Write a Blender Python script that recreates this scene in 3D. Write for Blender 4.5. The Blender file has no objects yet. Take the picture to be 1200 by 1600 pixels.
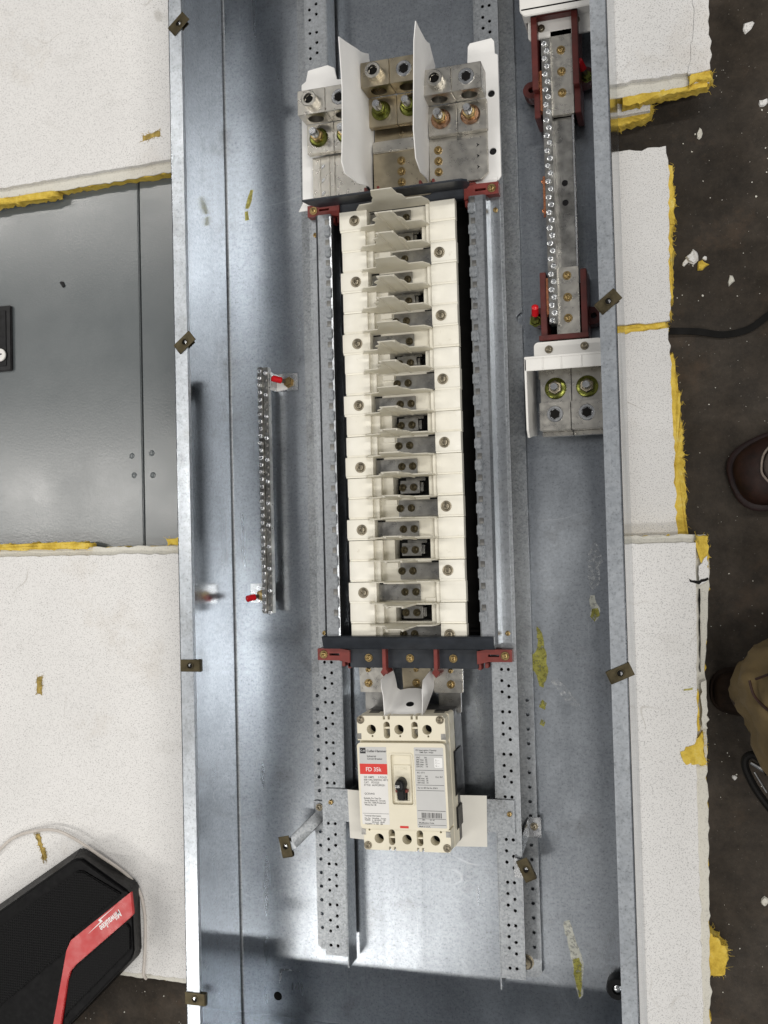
import bpy, bmesh, math, random
from mathutils import Matrix, Vector
from mathutils.geometry import delaunay_2d_cdt
random.seed(7)
S = 0.001            # all lengths below are millimetres; z = 0 is the back sheet of the enclosure
scn = bpy.context.scene
col = scn.collection
PI = math.pi

# ------------------------------------------------------------------ camera
cd = bpy.data.cameras.new('camera')
cam = bpy.data.objects.new('camera', cd)
col.objects.link(cam)
cd.sensor_fit = 'HORIZONTAL'
cd.sensor_width = 36.0
cd.lens = 46.5
cd.clip_start = 0.01
cd.clip_end = 100
cam.matrix_world = Matrix(((0.95660481, 0.03309071, 0.28950345, 0.31342799),
                           (-0.02515177, 0.99919973, -0.03110125, -0.03853505),
                           (-0.29030093, 0.02247008, 0.95667155, 1.18533444),
                           (0, 0, 0, 1)))
scn.camera = cam

# ------------------------------------------------------------------ workshop light
w = bpy.data.worlds.new('World')
scn.world = w
w.use_nodes = True
w.node_tree.nodes['Background'].inputs[0].default_value = (0.97, 0.975, 1.0, 1)
w.node_tree.nodes['Background'].inputs[1].default_value = 0.175
def strip(x0, x1, y, z, power, width=0.16):
    l = bpy.data.lights.new('strip_light', 'AREA')
    l.shape = 'RECTANGLE'
    l.size = x1 - x0
    l.size_y = width
    l.energy = power
    l.color = (1.0, 0.965, 0.91)
    o = bpy.data.objects.new('strip_light', l)
    o.location = ((x0 + x1) / 2, y, z)
    col.objects.link(o)
strip(-4.8, -2.0, 2.15, 4.0, 42)
strip(-4.8, -2.2, 0.30, 4.0, 46)
strip(-3.8, -1.0, -2.20, 4.0, 52)
strip(0.9, 3.4, 1.70, 4.0, 60)
strip(0.9, 3.4, -0.60, 4.0, 56)
strip(0.9, 3.4, -2.80, 4.0, 60)  # added lamp to brighten the fin faces, no such source known
scn.view_settings.view_transform = 'Standard'
scn.view_settings.look = 'None'
scn.view_settings.exposure = 0.10
scn.view_settings.gamma = 1.0
scn.view_settings.use_curve_mapping = False

# ------------------------------------------------------------------ materials
MATS = {}
def node_mat(name):
    m = bpy.data.materials.new(name)
    m.use_nodes = True
    nt = m.node_tree
    b = nt.nodes['Principled BSDF']
    MATS[name] = m
    return m, nt, b
def tex(nt, scale=(1, 1, 1)):
    c = nt.nodes.new('ShaderNodeTexCoord')
    mp = nt.nodes.new('ShaderNodeMapping')
    mp.inputs['Scale'].default_value = scale
    nt.links.new(c.outputs['Object'], mp.inputs['Vector'])
    return mp.outputs['Vector']
def noise(nt, vec, scale, detail=4, rough=0.55):
    n = nt.nodes.new('ShaderNodeTexNoise')
    n.inputs['Scale'].default_value = scale
    n.inputs['Detail'].default_value = detail
    n.inputs['Roughness'].default_value = rough
    nt.links.new(vec, n.inputs['Vector'])
    return n.outputs['Fac']
def ramp(nt, fac, *stops):
    r = nt.nodes.new('ShaderNodeValToRGB')
    e = r.color_ramp.elements
    while len(e) < len(stops):
        e.new(0.5)
    for i, (p, c) in enumerate(stops):
        e[i].position = p
        e[i].color = (c, c, c, 1) if isinstance(c, (int, float)) else (*c, 1)
    nt.links.new(fac, r.inputs['Fac'])
    return r.outputs['Color']
def mix(nt, fac, a, b, mode='MIX'):
    n = nt.nodes.new('ShaderNodeMix')
    n.data_type = 'RGBA'
    n.blend_type = mode
    for k, v in ((0, fac), (6, a), (7, b)):
        if isinstance(v, (int, float)):
            n.inputs[k].default_value = v if k == 0 else (v, v, v, 1)
        elif isinstance(v, tuple):
            n.inputs[k].default_value = (*v, 1)
        else:
            nt.links.new(v, n.inputs[k])
    return n.outputs[2]
def bump(nt, b, h, strength=0.2, dist=0.0005):
    n = nt.nodes.new('ShaderNodeBump')
    n.inputs['Strength'].default_value = strength
    n.inputs['Distance'].default_value = dist
    nt.links.new(h, n.inputs['Height'])
    nt.links.new(n.outputs['Normal'], b.inputs['Normal'])
def simple(name, c, rough=0.5, metal=0.0, var=0.12, vs=40, bs=0.08, bsc=500, spec=0.5):
    """plain material with a little uneven tone, uneven gloss and fine relief"""
    m, nt, b = node_mat(name)
    v = tex(nt)
    n = noise(nt, v, vs)
    lo = tuple(x * (1 - var) for x in c)
    hi = tuple(min(1, x * (1 + var)) for x in c)
    nt.links.new(ramp(nt, n, (0.3, lo), (0.7, hi)), b.inputs['Base Color'])
    r = ramp(nt, noise(nt, v, vs * 2.3), (0.25, max(0.03, rough - 0.08)), (0.75, min(1, rough + 0.08)))
    nt.links.new(r, b.inputs['Roughness'])
    b.inputs['Metallic'].default_value = metal
    b.inputs['Specular IOR Level'].default_value = spec
    if bs:
        bump(nt, b, noise(nt, v, bsc, 3), bs)
    return m
def galvanised(name, lo, hi, r0, r1, spangle, streak=(40, 2.5, 40), sp_scale=160, metal=1.0):
    m, nt, b = node_mat(name)
    v = tex(nt)
    cloud = noise(nt, v, 5, 6, 0.6)
    smear = noise(nt, tex(nt, streak), 1.0, 3, 0.5)
    vor = nt.nodes.new('ShaderNodeTexVoronoi')
    vor.inputs['Scale'].default_value = sp_scale
    nt.links.new(v, vor.inputs['Vector'])
    sp = nt.nodes.new('ShaderNodeSeparateColor')
    nt.links.new(vor.outputs['Color'], sp.inputs[0])
    base = ramp(nt, cloud, (0.32, lo), (0.68, hi))
    base = mix(nt, 0.22, base, ramp(nt, smear, (0.3, lo), (0.7, hi)))
    base = mix(nt, spangle, base, ramp(nt, sp.outputs[0], (0.0, lo), (1.0, hi)))
    speck = noise(nt, v, 420, 2)
    base = mix(nt, 0.5, base, ramp(nt, speck, (0.30, 0.55), (0.42, 1.0)), 'MULTIPLY')
    haze = ramp(nt, noise(nt, tex(nt, (1, 0.45, 1)), 9, 4, 0.5), (0.52, 0.0), (0.80, 0.7))      # dull white-rust bloom
    base = mix(nt, haze, base, tuple(min(1, c * 1.25) for c in hi))
    grime = ramp(nt, noise(nt, v, 17, 5, 0.6), (0.58, 0.0), (0.80, 0.5))                             # rubbed-in dirt
    base = mix(nt, grime, base, (0.14, 0.135, 0.125))
    scr = ramp(nt, noise(nt, tex(nt, (900, 11, 1)), 1.0, 1), (0.70, 0.0), (0.80, 0.30))
    base = mix(nt, scr, base, (0.66, 0.68, 0.70))
    grain = noise(nt, v, 210, 5, 0.75)
    base = mix(nt, 0.6, base, ramp(nt, grain, (0.28, 0.62), (0.50, 1.0), (0.72, 1.28)), 'MULTIPLY')
    for q_, (sc, an) in enumerate((((1.2, 4, 3), 0.0),)):      # long curved scratches, broken up
        ln = ramp(nt, noise(nt, tex(nt, sc), 2.6 + q_, 2, 0.4), (0.496, 0.0), (0.50, 1.0), (0.504, 0.0))
        msk = ramp(nt, noise(nt, v, 9 + 5 * q_, 3), (0.56, 0.0), (0.68, 0.35))
        base = mix(nt, mix(nt, 1.0, ln, msk, 'MULTIPLY'), base, (0.72, 0.74, 0.76))
    nt.links.new(base, b.inputs['Base Color'])
    rr = mix(nt, 0.5, ramp(nt, noise(nt, v, 7, 3, 0.5), (0.25, r0), (0.75, r1)), ramp(nt, smear, (0.2, r1), (0.8, r0)))
    rr = mix(nt, haze, rr, 0.40)
    nt.links.new(rr, b.inputs['Roughness'])
    b.inputs['Metallic'].default_value = metal
    bump(nt, b, noise(nt, tex(nt, (260, 900, 260)), 1.0, 3), 0.06, 0.0003)
    return m
galvanised('galvanised', (0.255, 0.277, 0.305), (0.425, 0.455, 0.492), 0.24, 0.35, 0.12)
galvanised('galvanised_flange', (0.34, 0.37, 0.405), (0.52, 0.55, 0.585), 0.24, 0.40, 0.30, metal=0.8)
galvanised('rail_steel', (0.31, 0.328, 0.35), (0.46, 0.482, 0.505), 0.28, 0.38, 0.10)
galvanised('galvanised_wall', (0.36, 0.385, 0.415), (0.52, 0.55, 0.585), 0.10, 0.20, 0.16)
galvanised('galvanised_rail', (0.22, 0.235, 0.25), (0.43, 0.45, 0.47), 0.33, 0.48, 0.45, sp_scale=420)
simple('zinc_bright', (0.58, 0.59, 0.60), 0.27, 1.0, 0.15, 60)
simple('tinned', (0.53, 0.51, 0.465), 0.31, 1.0, 0.16, 55, 0.12, 900)
simple('tinned_brown', (0.43, 0.375, 0.275), 0.32, 1.0, 0.25, 35, 0.12, 900)
simple('stab_metal', (0.29, 0.285, 0.27), 0.32, 1.0, 0.5, 45, 0.15, 700)
simple('brass_zinc', (0.33, 0.24, 0.11), 0.33, 1.0, 0.25, 200)
simple('olive_zinc', (0.15, 0.16, 0.04), 0.30, 1.0, 0.3, 160)
simple('pink_zinc', (0.45, 0.27, 0.17), 0.28, 1.0, 0.3, 160)
simple('dull_zinc', (0.25, 0.22, 0.165), 0.38, 1.0, 0.25, 180)
simple('spring_clip', (0.070, 0.058, 0.034), 0.42, 0.9, 0.3, 120)
simple('copper', (0.55, 0.23, 0.12), 0.3, 1.0, 0.2, 120)
m, nt, b = node_mat('cream')                            # moulded cream plastic, each piece aged and handled a little differently
oi = nt.nodes.new('ShaderNodeObjectInfo')
off = nt.nodes.new('ShaderNodeVectorMath')
off.operation = 'SCALE'
cmb = nt.nodes.new('ShaderNodeCombineXYZ')
for k_ in range(3):
    nt.links.new(oi.outputs['Random'], cmb.inputs[k_])
nt.links.new(cmb.outputs[0], off.inputs[0])
off.inputs['Scale'].default_value = 7.3
addv = nt.nodes.new('ShaderNodeVectorMath')
nt.links.new(tex(nt), addv.inputs[0])
nt.links.new(off.outputs[0], addv.inputs[1])
v = addv.outputs[0]
c = ramp(nt, oi.outputs['Random'], (0.0, (0.83, 0.795, 0.69)), (1.0, (0.87, 0.845, 0.76)))
c = mix(nt, 0.5, c, ramp(nt, noise(nt, v, 28, 6, 0.6), (0.3, 0.86), (0.6, 1.0)), 'MULTIPLY')
c = mix(nt, ramp(nt, noise(nt, v, 95, 6, 0.7), (0.62, 0.0), (0.78, 0.45)), c, (0.42, 0.36, 0.26))
nt.links.new(c, b.inputs['Base Color'])
nt.links.new(ramp(nt, noise(nt, v, 60, 4), (0.3, 0.32), (0.7, 0.50)), b.inputs['Roughness'])
bump(nt, b, noise(nt, v, 700, 3), 0.06)
simple('breaker_cream', (0.76, 0.71, 0.57), 0.45, 0, 0.05, 30, 0.10, 1500)
simple('white_plastic', (0.78, 0.77, 0.74), 0.38, 0, 0.05, 25, 0.06, 500)
simple('white_card', (0.85, 0.845, 0.83), 0.65, 0, 0.06, 18, 0.15, 300)
simple('paper', (0.74, 0.72, 0.66), 0.75, 0, 0.05, 30, 0.15, 600)
simple('black_plastic', (0.008, 0.008, 0.009), 0.42, 0, 0.3, 50, spec=0.25)
simple('slate_plastic', (0.026, 0.030, 0.037), 0.36, 0, 0.35, 40, 0.15, 300, spec=0.35)
simple('black_board', (0.004, 0.0035, 0.003), 0.6, 0, 0.4, 30, spec=0.15)  # near-black; also stands in for shade in gaps and holes
simple('oxide_red', (0.17, 0.026, 0.020), 0.42, 0, 0.25, 60)
simple('oxide_dark', (0.085, 0.012, 0.009), 0.42, 0, 0.3, 60)
simple('dark_suede', (0.022, 0.014, 0.010), 0.8, 0, 0.5, 40, 0.4, 200, spec=0.2)
simple('cap_red', (0.62, 0.012, 0.018), 0.25, 0, 0.1, 60, 0.0)
simple('dark_grey_plastic', (0.05, 0.05, 0.05), 0.45, 0, 0.2, 60)
simple('label_grey', (0.55, 0.55, 0.54), 0.40, 0, 0.03, 60, 0.0)
simple('label_white', (0.74, 0.73, 0.71), 0.40, 0, 0.03, 60, 0.0)
simple('label_red', (0.66, 0.035, 0.025), 0.40, 0, 0.04, 60, 0.0)
simple('ink', (0.015, 0.015, 0.018), 0.5, 0, 0.2, 300, 0.0)
simple('ink_faint', (0.22, 0.22, 0.22), 0.5, 0, 0.2, 300, 0.0)
simple('white_print', (0.82, 0.82, 0.81), 0.45, 0, 0.03, 60, 0.0)
simple('speaker_red', (0.50, 0.018, 0.020), 0.33, 0, 0.06, 30)
simple('rubber', (0.010, 0.010, 0.011), 0.55, 0, 0.3, 80, 0.2, 400, spec=0.25)
simple('speaker_black', (0.0035, 0.0035, 0.004), 0.5, 0, 0.3, 60, 0.15, 900, spec=0.14)
simple('clear_jacket', (0.62, 0.57, 0.52), 0.25, 0, 0.08, 40, 0.0)
simple('residue', (0.42, 0.38, 0.10), 0.7, 0, 0.45, 260, 0.6, 500)
simple('gouge', (0.40, 0.29, 0.08), 0.9, 0, 0.45, 160, 0.8, 400)
simple('pale_residue', (0.46, 0.47, 0.42), 0.7, 0, 0.35, 260, 0.5, 500)
simple('leather', (0.022, 0.008, 0.005), 0.55, 0, 0.6, 45, 0.5, 160, spec=0.3)  # darkened to carry the shade of the person's unmodelled body
simple('worn_suede', (0.050, 0.037, 0.029), 0.8, 0, 0.35, 35, 0.4, 300)
simple('sole', (0.022, 0.008, 0.008), 0.6, 0, 0.3, 40)
simple('stitching', (0.22, 0.18, 0.15), 0.7, 0, 0.25, 300, 0.2, 900)
simple('khaki', (0.105, 0.072, 0.027), 0.85, 0, 0.25, 14, 0.35, 1200)  # cloth colour lowered for shade from the missing upper body
simple('polished_steel', (0.75, 0.74, 0.72), 0.15, 1.0, 0.1, 60, 0.0)

m, nt, b = node_mat('fin_plastic')                      # thin cream sheet that lets some light through
c = ramp(nt, noise(nt, tex(nt), 40, 5), (0.3, (0.86, 0.83, 0.735)), (0.7, (0.92, 0.90, 0.83)))
nt.links.new(c, b.inputs['Base Color'])
b.inputs['Roughness'].default_value = 0.4
tr_ = nt.nodes.new('ShaderNodeBsdfTranslucent')
nt.links.new(c, tr_.inputs['Color'])
ms_ = nt.nodes.new('ShaderNodeMixShader')
ms_.inputs[0].default_value = 0.5
nt.links.new(b.outputs[0], ms_.inputs[1])
nt.links.new(tr_.outputs[0], ms_.inputs[2])
nt.links.new(ms_.outputs[0], nt.nodes['Material Output'].inputs['Surface'])
def film(name, c0, c1, cover):
    m, nt, b = node_mat(name)                           # dried glue: patchy film with the metal showing through
    v = tex(nt)
    n = noise(nt, v, 170, 7, 0.7)
    nt.links.new(ramp(nt, noise(nt, v, 90, 4), (0.3, c0), (0.7, c1)), b.inputs['Base Color'])
    b.inputs['Roughness'].default_value = 0.75
    nt.links.new(ramp(nt, n, (cover - 0.10, 0.05), (cover + 0.06, 1.0)), b.inputs['Alpha'])
    bump(nt, b, n, 0.8, 0.001)
film('residue_film', (0.20, 0.19, 0.03), (0.42, 0.40, 0.09), 0.47)
film('pale_film', (0.40, 0.41, 0.36), (0.58, 0.58, 0.52), 0.46)
film('haze_film', (0.45, 0.47, 0.49), (0.55, 0.57, 0.59), 0.60)
m, nt, b = node_mat('door_paint')                       # grey baked enamel with orange peel
v = tex(nt)
nt.links.new(ramp(nt, noise(nt, v, 6, 5), (0.3, (0.104, 0.118, 0.124)), (0.7, (0.116, 0.131, 0.137))), b.inputs['Base Color'])
nt.links.new(ramp(nt, noise(nt, v, 12, 6), (0.3, 0.20), (0.7, 0.27)), b.inputs['Roughness'])
b.inputs['Specular IOR Level'].default_value = 0.65
bump(nt, b, noise(nt, v, 420, 2), 0.12, 0.0006)

def tile_mat(name, base, speck_amt):
    m, nt, b = node_mat(name)
    v = tex(nt)
    n1 = noise(nt, v, 700, 2, 0.5)
    n2 = noise(nt, v, 300, 3, 0.6)
    c = ramp(nt, noise(nt, v, 5, 5), (0.3, tuple(x * 0.93 for x in base)), (0.7, base))
    c = mix(nt, speck_amt, c, ramp(nt, n1, (0.33, 0.42), (0.46, 1.0)), 'MULTIPLY')
    c = mix(nt, speck_amt * 0.8, c, ramp(nt, n2, (0.26, 0.40), (0.36, 1.0)), 'MULTIPLY')
    dirt = noise(nt, v, 3.2, 7, 0.68)
    c = mix(nt, 0.6, c, ramp(nt, dirt, (0.28, (0.72, 0.66, 0.58)), (0.42, (1, 1, 1))), 'MULTIPLY')
    ln = ramp(nt, noise(nt, v, 7, 2, 0.4), (0.496, 0.0), (0.50, 1.0), (0.504, 0.0))
    msk = ramp(nt, noise(nt, v, 15, 3), (0.56, 0.0), (0.66, 0.45))
    c = mix(nt, mix(nt, 1.0, ln, msk, 'MULTIPLY'), c, (0.35, 0.32, 0.27))
    sm = ramp(nt, noise(nt, tex(nt, (1, 1.7, 1)), 13, 6, 0.6), (0.60, 0.0), (0.78, 0.22))
    c = mix(nt, sm, c, (0.40, 0.38, 0.34))
    nt.links.new(c, b.inputs['Base Color'])
    b.inputs['Roughness'].default_value = 0.85
    bump(nt, b, n1, 0.35, 0.0008)
tile_mat('tile_face', (0.83, 0.82, 0.805), 0.62)
tile_mat('tile_edge', (0.70, 0.68, 0.61), 0.35)

m, nt, b = node_mat('glass_wool')                       # yellow fibre core
v = tex(nt)
n = noise(nt, v, 70, 8, 0.7)
nt.links.new(ramp(nt, n, (0.3, (0.50, 0.33, 0.035)), (0.55, (0.80, 0.58, 0.09)), (0.8, (0.85, 0.72, 0.28))), b.inputs['Base Color'])
b.inputs['Roughness'].default_value = 0.95
bump(nt, b, noise(nt, tex(nt, (1, 1, 3)), 300, 6, 0.7), 0.8, 0.002)

m, nt, b = node_mat('concrete')                         # oil darkened workshop slab
v = tex(nt)
c = ramp(nt, noise(nt, v, 3.5, 8, 0.65), (0.25, (0.015, 0.0115, 0.0085)), (0.5, (0.038, 0.030, 0.0225)), (0.75, (0.078, 0.063, 0.049)))
c = mix(nt, 0.8, c, ramp(nt, noise(nt, v, 38, 9, 0.75), (0.3, 0.40), (0.7, 1.6)), 'MULTIPLY')
c = mix(nt, ramp(nt, noise(nt, v, 140, 8, 0.8), (0.58, 0.0), (0.75, 0.35)), c, (0.13, 0.115, 0.095))
c = mix(nt, ramp(nt, noise(nt, v, 11, 7, 0.7), (0.56, 0.0), (0.70, 0.5)), c, (0.10, 0.066, 0.042))
c = mix(nt, ramp(nt, noise(nt, v, 300, 2), (0.70, 0.0), (0.78, 0.7)), c, (0.28, 0.26, 0.23))
scr = noise(nt, tex(nt, (2.0, 55, 1)), 1.5, 3)
c = mix(nt, ramp(nt, scr, (0.735, 0.0), (0.76, 0.35)), c, (0.26, 0.24, 0.21))
scr = noise(nt, tex(nt, (60, 3.5, 1)), 1.3, 3)
c = mix(nt, ramp(nt, scr, (0.745, 0.0), (0.77, 0.30)), c, (0.24, 0.21, 0.18))
nt.links.new(c, b.inputs['Base Color'])
nt.links.new(ramp(nt, noise(nt, v, 8, 6), (0.3, 0.55), (0.7, 0.9)), b.inputs['Roughness'])
b.inputs['Specular IOR Level'].default_value = 0.3
bump(nt, b, noise(nt, v, 120, 8, 0.7), 0.45, 0.002)

m, nt, b = node_mat('grille')                           # perforated speaker cloth / punched sheet
v = tex(nt)
vor = nt.nodes.new('ShaderNodeTexVoronoi')
vor.inputs['Scale'].default_value = 300
vor.inputs['Randomness'].default_value = 0.0
nt.links.new(v, vor.inputs['Vector'])
nt.links.new(ramp(nt, vor.outputs['Distance'], (0.30, (0.001, 0.001, 0.001)), (0.40, (0.006, 0.006, 0.0065))), b.inputs['Base Color'])
b.inputs['Specular IOR Level'].default_value = 0.15
b.inputs['Roughness'].default_value = 0.5
bump(nt, b, vor.outputs['Distance'], 0.6, 0.0015)

# ------------------------------------------------------------------ mesh builder
class MB:
    def __init__(s):
        s.v = []; s.f = []
    def add(s, vs, fs):
        k = len(s.v)
        s.v += [tuple(p) for p in vs]
        s.f += [tuple(i + k for i in f) for f in fs]
        return s
    def box(s, x0, x1, y0, y1, z0, z1):
        return s.prism([(x0, y0), (x1, y0), (x1, y1), (x0, y1)], z0, z1)
    def prism(s, poly, z0, z1):
        n = len(poly)
        a = sum(poly[i][0] * poly[(i + 1) % n][1] - poly[(i + 1) % n][0] * poly[i][1] for i in range(n))
        if a < 0:
            poly = poly[::-1]
        zz0 = z0 if callable(z0) else (lambda x, y: z0)
        zz1 = z1 if callable(z1) else (lambda x, y: z1)
        vs = [(x, y, zz0(x, y)) for x, y in poly] + [(x, y, zz1(x, y)) for x, y in poly]
        fs = [tuple(range(n - 1, -1, -1)), tuple(range(n, 2 * n))]
        fs += [(i, (i + 1) % n, n + (i + 1) % n, n + i) for i in range(n)]
        return s.add(vs, fs)
    def plate(s, poly, holes, z0, z1):
        """slab with real holes; poly and holes are closed 2-D loops"""
        loops = [list(poly)] + [list(h) for h in holes]
        vs = []; es = []
        for lp in loops:
            k = len(vs)
            vs += [Vector(p) for p in lp]
            es += [(k + i, k + (i + 1) % len(lp)) for i in range(len(lp))]
        ov, oe, of, *_ = delaunay_2d_cdt(vs, es, [], 0, 1e-5)
        def inside(p, lp):
            c = False
            j = len(lp) - 1
            for i in range(len(lp)):
                a, b_ = lp[i], lp[j]
                if (a[1] > p[1]) != (b_[1] > p[1]) and p[0] < (b_[0] - a[0]) * (p[1] - a[1]) / (b_[1] - a[1]) + a[0]:
                    c = not c
                j = i
            return c
        keep = []
        for f in of:
            c = (sum(ov[i][0] for i in f) / len(f), sum(ov[i][1] for i in f) / len(f))
            if inside(c, loops[0]) and not any(inside(c, h) for h in loops[1:]):
                a = ov[f[0]]; b_ = ov[f[1]]; d = ov[f[2]]
                keep.append(tuple(f) if (b_[0]-a[0])*(d[1]-a[1])-(b_[1]-a[1])*(d[0]-a[0]) > 0 else tuple(f[::-1]))
        n = len(ov)
        cnt = {}
        for f in keep:
            for i in range(len(f)):
                e = (f[i], f[(i + 1) % len(f)])
                cnt[e] = 1
        side = [e for e in cnt if (e[1], e[0]) not in cnt]
        V = [(p[0], p[1], z1) for p in ov] + [(p[0], p[1], z0) for p in ov]
        F = list(keep) + [tuple(i + n for i in f[::-1]) for f in keep] + [(a, a + n, b_ + n, b_) for a, b_ in side]
        return s.add(V, F)
    def lathe(s, prof, c=(0, 0), n=16, ph=0.0):
        """prof = [(radius, z)...] top to bottom or bottom to top, closed with caps where radius > 0"""
        k0 = len(prof)
        vs = []; fs = []
        for r, z in prof:
            for i in range(n):
                a = ph + 2 * PI * i / n
                vs.append((c[0] + r * math.cos(a), c[1] + r * math.sin(a), z))
        for j in range(k0 - 1):
            for i in range(n):
                fs.append((j * n + i, j * n + (i + 1) % n, (j + 1) * n + (i + 1) % n, (j + 1) * n + i))
        fs.append(tuple(range(n - 1, -1, -1)))
        fs.append(tuple(range((k0 - 1) * n, k0 * n)))
        return s.add(vs, fs)
    def cyl(s, c, r, z0, z1, n=16, ph=0.0):
        return s.lathe([(r, z0), (r, z1)], c, n, ph)
    def tube(s, path, r, n=8, flat=None):
        """swept tube; r a number or list; flat=(w,h) sweeps a rectangle, h along +z"""
        P = [Vector(p) for p in path]
        rs = r if isinstance(r, (list, tuple)) else [r] * len(P)
        vs = []; fs = []
        for i, p in enumerate(P):
            t = (P[min(i + 1, len(P) - 1)] - P[max(i - 1, 0)]).normalized()
            up = Vector((0, 0, 1)) if abs(t.z) < 0.9 else Vector((0, 1, 0))
            sx = t.cross(up).normalized()
            sy = sx.cross(t).normalized()
            if flat:
                w_, h_ = flat
                ring = [(-w_/2, -h_/2), (w_/2, -h_/2), (w_/2, h_/2), (-w_/2, h_/2)]
            else:
                ring = [(rs[i] * math.cos(2*PI*j/n), rs[i] * math.sin(2*PI*j/n)) for j in range(n)]
            for a, b_ in ring:
                vs.append(p + sx * a + sy * b_)
        m_ = len(ring)
        for i in range(len(P) - 1):
            for j in range(m_):
                fs.append((i*m_+j, i*m_+(j+1) % m_, (i+1)*m_+(j+1) % m_, (i+1)*m_+j))
        fs.append(tuple(range(m_ - 1, -1, -1)))
        fs.append(tuple(range((len(P)-1)*m_, len(P)*m_)))
        return s.add(vs, fs)
    def xf(s, M):
        s.v = [tuple(M @ Vector(p)) for p in s.v]
        return s
    def mesh(s, name, mat, bev=0, seg=2, smooth=True, ang=35):
        me = bpy.data.meshes.new(name)
        me.from_pydata([(x * S, y * S, z * S) for x, y, z in s.v], [], s.f)
        bm = bmesh.new()
        bm.from_mesh(me)
        bmesh.ops.recalc_face_normals(bm, faces=bm.faces[:])
        if bev:
            es = [e for e in bm.edges if len(e.link_faces) == 2 and e.calc_face_angle(0) > math.radians(28)]
            bmesh.ops.bevel(bm, geom=es, offset=bev * S, segments=seg, affect='EDGES', clamp_overlap=True)
        bm.to_mesh(me)
        bm.free()
        me.materials.append(MATS[mat])
        if smooth:
            me.shade_smooth()
            me.set_sharp_from_angle(angle=math.radians(ang))
        return me
    def build(s, name, mat, parent=None, bev=0, **kw):
        me = s.mesh(name, mat, bev, **kw)
        return place(name, me, parent)

LOCAL = set()        # things whose parts are written in the thing's own frame
def frame_loc(o):
    p = Vector((0, 0, 0))
    while o and o.name not in LOCAL:
        p = p + o.location
        o = o.parent
    return p
def place(name, me, parent=None, loc=(0, 0, 0)):
    """link a mesh; shapes are written in scene millimetres, so the parent's place is taken off (loc: own origin, mm)"""
    o = bpy.data.objects.new(name, me)
    col.objects.link(o)
    o.location = Vector(loc) * S
    if parent:
        o.parent = parent
        o.location = o.location - frame_loc(parent)
    return o
def tag(o, label, cat, group=None):
    o['label'] = label
    o['category'] = cat
    if group:
        o['group'] = group
    return o
def thing(name, label, cat, loc=(0, 0, 0), rz=0, group=None, local=False):
    o = bpy.data.objects.new(name, None)
    o.empty_display_size = 0.02
    o.location = Vector(loc) * S
    o.rotation_euler = (0, 0, rz)
    col.objects.link(o)
    if local:
        LOCAL.add(o.name)
    return tag(o, label, cat, group)
def circle(cx, cy, r, n=10, ph=0):
    return [(cx + r * math.cos(ph + 2*PI*i/n), cy + r * math.sin(ph + 2*PI*i/n)) for i in range(n)]
def rrect(x0, x1, y0, y1, r, n=4):
    p = []
    for cx, cy, a in ((x1-r, y0+r, -PI/2), (x1-r, y1-r, 0), (x0+r, y1-r, PI/2), (x0+r, y0+r, PI)):
        p += [(cx + r*math.cos(a + PI/2*i/n), cy + r*math.sin(a + PI/2*i/n)) for i in range(n + 1)]
    return p
def text(name, s, size, loc, mat, parent, rz=0, sx=1.0, ext=0.05, align='LEFT', shear=0.0, bold=0.0):
    cu = bpy.data.curves.new(name, 'FONT')
    cu.body = s
    cu.size = size * S
    cu.extrude = ext * S
    cu.align_x = align
    cu.shear = shear
    cu.offset = bold * S
    cu.resolution_u = 3
    t = bpy.data.objects.new(name, cu)
    col.objects.link(t)
    bpy.context.view_layer.update()
    me = bpy.data.meshes.new_from_object(t)
    bpy.data.objects.remove(t)
    bpy.data.curves.remove(cu)
    me.transform(Matrix.Diagonal((sx, 1, 1, 1)))
    me.materials.clear()
    me.materials.append(MATS[mat])
    o = place(name, me, parent, loc)
    o.rotation_euler.z = rz
    return o

# shared fasteners (origin at the seating plane)
def screw_mesh(name, r, h, mat, washer=0, n=18, socket=0.45, sn=6):
    b_ = MB()
    pr = []
    if washer:
        pr += [(washer, 0), (washer, 0.9), (washer * 0.95, 1.1), (r * 1.02, 1.1)]
    else:
        pr += [(r, 0)]
    pr += [(r, h * 0.55), (r * 0.93, h * 0.82), (r * 0.75, h * 0.97), (r * socket * 1.05, h)]
    b_.lathe(pr + [(r * socket, h * 0.99), (r * socket * 0.9, h * 0.35), (r * 0.12, h * 0.30)], n=n)
    return b_.mesh(name, mat)
M_cover = screw_mesh('cover_screw', 4.2, 3.2, 'dull_zinc', 6.4, 20)
M_gold = screw_mesh('gold_screw', 3.3, 3.0, 'brass_zinc', 5.0, 18, 0.4)
M_gold_s = screw_mesh('small_gold_screw', 3.0, 2.6, 'brass_zinc', 0, 16, 0.45)
M_brown = screw_mesh('brown_screw', 3.2, 2.4, 'dull_zinc', 4.6, 16, 0.45)
M_stab = screw_mesh('stab_screw', 3.1, 2.2, 'spring_clip', 4.6, 16, 0.5)
def slot_screw(name, r, h, mat):
    b_ = MB()
    b_.lathe([(r, 0), (r, h*0.6), (r*0.85, h*0.95), (r*0.6, h)], n=14)
    b_.box(-r*0.8, r*0.8, -r*0.14, r*0.14, h*0.96, h*1.02)
    return b_.mesh(name, mat)
M_term = screw_mesh('terminal_screw', 3.5, 2.6, 'zinc_bright', 0, 14, 0.55, 4)
def screw(parent, me, x, y, z, name='screw', rz=None):
    o = place(name, me, parent, (x, y, z))
    o.rotation_euler.z = random.uniform(0, 6.28) if rz is None else rz
    return o

# ================================================================== the setting
g = MB().box(-3000, 3000, -3000, 3000, -80, -60).build('floor', 'concrete')
g['kind'] = 'structure'

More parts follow.
